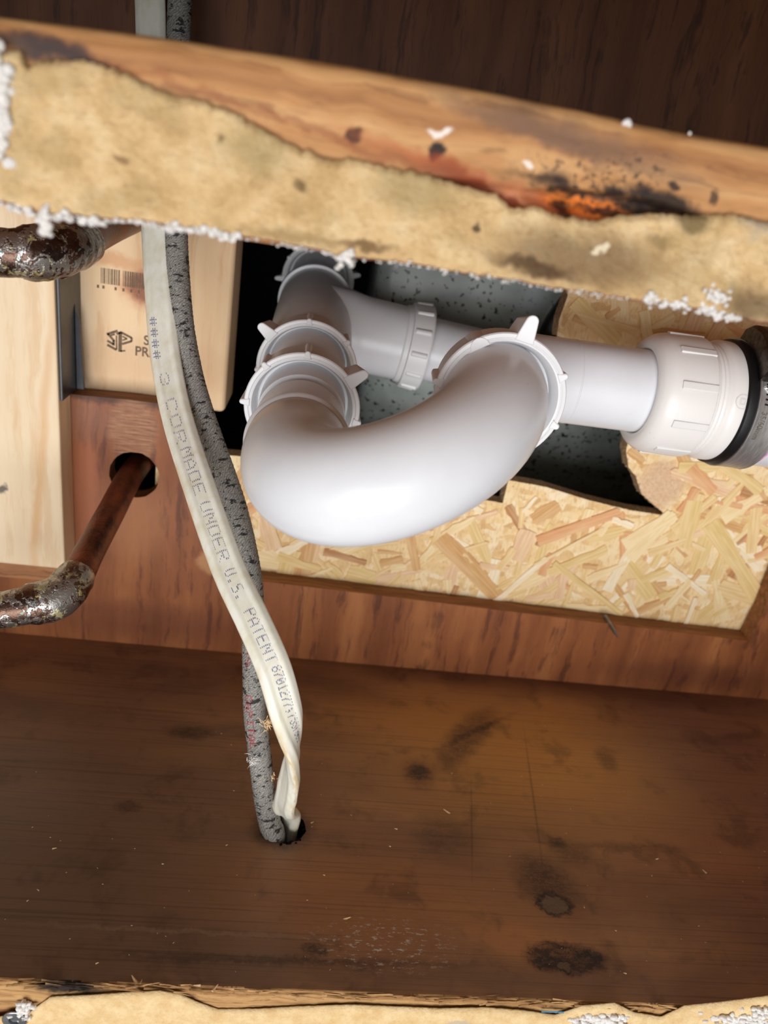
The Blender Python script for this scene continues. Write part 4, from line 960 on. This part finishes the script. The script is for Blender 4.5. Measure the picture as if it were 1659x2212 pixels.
# ================================================================== CABLES
def view_frames(path, twist):
    path = [Vector(p[:3]) for p in path]; n = len(path); out = []; C_ = Vector(CAM)
    for i in range(n):
        T = (path[min(i+1, n-1)]-path[max(i-1, 0)]).normalized(); V = (C_-path[i]).normalized()
        W = T.cross(V).normalized();
        N = W.cross(T).normalized(); a_ = twist[i]; W2 = W*math.cos(a_)+N*math.sin(a_); N2 = N*math.cos(a_)-W*math.sin(a_)
        out.append((W2, N2))
    return out
wc_px = [(318, -60, 330, -.2), (325, 20, 331, -.2), (330, 300, 340, -.2), (336, 490, 352, -.25), (348, 680, 342, -.2), (362, 800, 335, -.12), (388, 920, 325, 0), (440, 1080, 308, 0), (494, 1230, 296, 0), (546, 1340, 288, 0), (590, 1440, 284, 0.05), (616, 1530, 286, 0.3), (628, 1580, 292, 0.8), (633, 1625, 301, 1.5), (628, 1670, 314, 2.1), (620, 1710, 328, 2.3), (615, 1745, 343, 2.2)]
P_ = [list(att(a_, b_, t_))+[tw] for a_, b_, t_, tw in wc_px]
P_.append([13.4, 82, -3, 2.0]); P_.append([14, 82, -40, 2.0])
wpth = catmull(P_, 1.2); tw = [p[3] for p in wpth]
fr = view_frames(wpth, tw)
if (Vector(RM[0])).dot(fr[len(fr)//2][0]) < 0: pass
wcab = empty('electrical_cable', tuple(wpth[-1][:3])); tag(wcab, 'flat cream cable with dotted blue-grey print, twisting into the board hole', 'cable')
def sgn(v, p): return math.copysign(abs(v)**p, v)
def wsec(i, s, a_):
    x = 6.5*sgn(math.cos(a_), 0.62); y = 2.5*sgn(math.sin(a_), 0.8)
    y *= 1+0.10*math.cos(x*1.6)
    return (x, y)
vs, fs, uv, pv, ff, arc, TT = tube_data(wpth, wsec, 48, fr)
o = obj('jacket', vs, fs, MAT['cable'], wcab, smooth=True, uvs=uv)
import bmesh
bm = bmesh.new(); bm.from_mesh(o.data); bmesh.ops.recalc_face_normals(bm, faces=bm.faces); bm.to_mesh(o.data); bm.free(); smooth_angle(o, 60)
def proj(p):
    d = np.array(p)-CAM; q = RM@d; return 829.5+FPX*q[0]/q[2], 1106-FPX*q[1]/q[2]
pys = [proj(p)[1] for p in pv]
def s_at(py): return float(np.interp(py, pys[:], arc)) if pys[0] < pys[-1] else 0
FONT = {'3': '01110 10001 00001 00110 00001 10001 01110', 'C': '01110 10001 10000 10000 10000 10001 01110', 'O': '01110 10001 10001 10001 10001 10001 01110', 'R': '11110 10001 10001 11110 10100 10010 10001',
 'M': '10001 11011 10101 10101 10001 10001 10001', 'A': '00100 01010 10001 10001 11111 10001 10001', 'D': '11110 10001 10001 10001 10001 10001 11110', 'E': '11111 10000 10000 11110 10000 10000 11111',
 'U': '10001 10001 10001 10001 10001 10001 01110', 'N': '10001 11001 10101 10101 10011 10001 10001', '.': '00000 00000 00000 00000 00000 01100 01100', 'S': '01111 10000 10000 01110 00001 00001 11110',
 'P': '11110 10001 10001 11110 10000 10000 10000', 'T': '11111 00100 00100 00100 00100 00100 00100', '8': '01110 10001 10001 01110 10001 10001 01110', '7': '11111 00001 00010 00100 01000 01000 01000',
 '0': '01110 10001 10011 10101 11001 10001 01110', '1': '00100 01100 00100 00100 00100 00100 01110', '2': '01110 10001 00001 00110 01000 10000 11111', '5': '11111 10000 11110 00001 00001 10001 01110',
 ';': '00000 01100 01100 00000 01100 00100 01000', '#': '01010 01010 11111 01010 11111 01010 01010', 'I': '01110 00100 00100 00100 00100 00100 01110', 'L': '10000 10000 10000 10000 10000 10000 11111', ' ': '00000 '*7}
def print_on(name, text, py0, py1, hgt, off, mat, parent, path, frs, arcs, pysl, Ts, surf, dot=0.21, side=1, keep=1.0):
    s0 = float(np.interp(py0, pysl, arcs)); s1 = float(np.interp(py1, pysl, arcs)); pitch = (s1-s0)/len(text); cw = pitch*0.72
    vs = []; fs = []; up = Vector(RM[0])
    for ci, ch in enumerate(text):
        rows = FONT[ch].split()
        for r_i, row in enumerate(rows):
            for c_i, b_ in enumerate(row):
                if b_ != '1' or random.random() > keep: continue
                for sub in (0.0, 0.42):
                    s = s0+ci*pitch+cw*(c_i+sub*0.9)/4.4; h_ = off+hgt*(0.5-r_i/6.0)
                    i = int(np.searchsorted(arcs, s)); i = min(max(i, 1), len(arcs)-1); t_ = (s-arcs[i-1])/(arcs[i]-arcs[i-1])
                    c0 = path[i-1].lerp(path[i], t_); W, N = frs[i]; sg = 1 if W.dot(up) > 0 else -1
                    p, nrm = surf(c0, W*sg, N, h_)
                    T = Ts[i]; B = nrm.cross(T).normalized(); k0 = len(vs)
                    for q_ in range(6): vs.append(p+(T*math.cos(q_*PI/3)+B*math.sin(q_*PI/3))*dot)
                    fs.append(tuple(range(k0, k0+6)))
    return obj(name, vs, fs, mat, parent)
def wsurf(c0, W, N, h_):
    x = min(6.1, abs(h_)); c_ = (x/6.5)**(1/0.62); si = math.sqrt(max(0, 1-c_*c_)); y = 2.5*si**0.8*(1+0.10*math.cos(x*1.6))+0.05
    if N.dot(Vector(CAM)-c0) < 0 and False: N = -N
    return c0+W*h_+N*y, N
for txt, a_, b_, hh, of in [('####', 690, 785, 2.6, -3.2), ('3', 812, 845, 3.4, -1.6), ('COR', 868, 972, 4.0, -1.0), ('MADE', 975, 1080, 4.2, -0.4), ('UNDER', 1092, 1222, 4.2, 0), ('U.', 1236, 1268, 4.0, 0.2), ('S.', 1270, 1302, 4.0, 0.2), ('PATENT', 1322, 1436, 4.0, 0.4), ('8701277;7557301', 1440, 1600, 3.4, 0.9)]:
    print_on('printed_lettering', txt, a_, b_, hh, of, MAT['ink'], wcab, pv, ff, arc, pys, TT, wsurf)

gc_px = [(392, -60, 326), (388, 20, 327), (382, 300, 340), (381, 500, 350), (392, 680, 345), (412, 800, 342), (437, 890, 338), (470, 985, 335), (500, 1070, 335), (522, 1150, 335), (541, 1250, 335), (547, 1350, 335), (549, 1450, 335), (551, 1540, 337), (560, 1620, 340), (568, 1690, 345), (574, 1735, 350)]
P_ = [list(att(*p)) for p in gc_px]; P_ += [[4.2, 73.5, 4.5], [6.8, 72.2, -4], [7.6, 72, -40]]
gp = catmull(P_, 0.8)
gcab = empty('electrical_cable', tuple(gp[-1])); tag(gcab, 'round grey woven cable with black cracks, running behind the cream cable', 'cable')
gfr = view_frames(gp, [0]*len(gp))
def gsec(i, s, a_): 
    r = 5.05+0.12*nz(s*0.9+a_, a_*2, 0)+0.16*math.sin(s*2.6+2*math.sin(a_*3))*0.5-0.45*max(0, fbm(s, 4*math.cos(a_), 4*math.sin(a_), 0.22)-0.22)
    return r
vs, fs, uv, gpv, gff, garc, gT = tube_data(gp, gsec, 40, gfr)
o = obj('woven_jacket', vs, fs, MAT['braid'], gcab, smooth=True, uvs=uv)
bm = bmesh.new(); bm.from_mesh(o.data); bmesh.ops.recalc_face_normals(bm, faces=bm.faces); bm.to_mesh(o.data); bm.free()
gpy = [proj(p)[1] for p in gpv]
def gsurf(c0, W, N, h_):
    a_ = h_/5.1; n_ = (W*math.sin(a_)+N*math.cos(a_)).normalized(); return c0+n_*5.32, n_
print_on('red_lettering', 'CAPITAL', 1495, 1610, 2.6, -2.6, MAT['ink_red'], gcab, gpv, gff, garc, gpy, gT, gsurf, 0.24, keep=0.85)
print_on('red_lettering', 'CAPITAL', 1380, 1440, 2.2, -2.6, MAT['ink_red'], gcab, gpv, gff, garc, gpy, gT, gsurf, 0.2, keep=0.5)
# frayed fluff caught on the woven cable
def hairs(name, c, n, L, mat, parent):
    vs = []; fs = []; c = Vector(c)
    for _ in range(n):
        d = Vector((random.gauss(0, 1), random.gauss(0, .6), random.gauss(0, 1))).normalized()*L*random.uniform(.4, 1); p = c+Vector((random.gauss(0, 1), random.gauss(0, .5), random.gauss(0, 1.6)))
        s_ = d.cross(Vector((0, 1, 0.2))).normalized()*0.14; k = len(vs)
        vs += [p-s_, p+s_, p+d*0.5+s_+Vector((0, 0, .4)), p+d*0.5-s_+Vector((0, 0, .4)), p+d]; fs += [(k, k+1, k+2, k+3), (k+3, k+2, k+4)]
    return tag(obj(name, vs, fs, mat, parent), kind='stuff')
hairs('frayed_fibres', tuple(att(577, 1566, 330)), 46, 4.5, MAT['chip'], gcab)
hairs('frayed_fibres', tuple(att(545, 1645, 331)), 26, 3.5, MAT['fluff'], gcab)
hairs('frayed_fibres', tuple(att(590, 1680, 334)), 14, 2.0, MAT['chip'], gcab)

# near-black fuzz round the cable hole
pts = []
for _ in range(120):
    a_ = random.uniform(0, 2*PI); r = random.gauss(9.4, 0.6); pts.append((11.6+r*math.cos(a_), 76.4+r*math.sin(a_), random.uniform(-2.5, 0.25), .7, .7, .45))
blob('dark_fuzz', pts, MAT['hole_black'], lb, 'stuff')

# ================================================================== DEBRIS ON THE LOWER BOARD
vs = []; fs = []
spots = [(965, 1752, 5), (855, 1790, 2.0), (842, 1828, 1.2), (118, 1832, 2.4), (1420, 1855, 2), (1522, 1882, 3), (750, 1983, 4.2), (1262, 1958, 1.8), (490, 1825, 1.4), (352, 1866, 1.2), (675, 1776, 2), (1408, 1890, 1.2), (82, 1922, 1.6), (290, 2115, 5), (305, 2120, 2.5), (425, 2128, 3.5), (465, 2133, 4), (210, 2080, 1.5), (60, 1945, 1.2), (1510, 2000, 1), (1330, 2010, 1), (1140, 1340, .1), (1148, 1448, 1.2), (700, 1890, 1.2), (1350, 2102, 1.6)]
for px, py, L in spots:
    q = atz(px, py, 0.3); splinter(vs, fs, (q[0], q[1], 0.1), L*0.8, L*0.32, 0.5, random.uniform(0, PI), random.uniform(-.1, .3))
for _ in range(90):
    q = atz(random.uniform(0, 1659), random.uniform(1560, 2110), 0.2); splinter(vs, fs, (q[0], q[1], 0.05), random.uniform(.3, .9), .3, .2, random.uniform(0, PI), 0)
o = obj('wood_chips', vs, fs, MAT['chip'], None, loc=(60, 90, 0)); tag(o, 'tiny pale wood chips and dust scattered over the dark board', 'debris', kind='stuff')
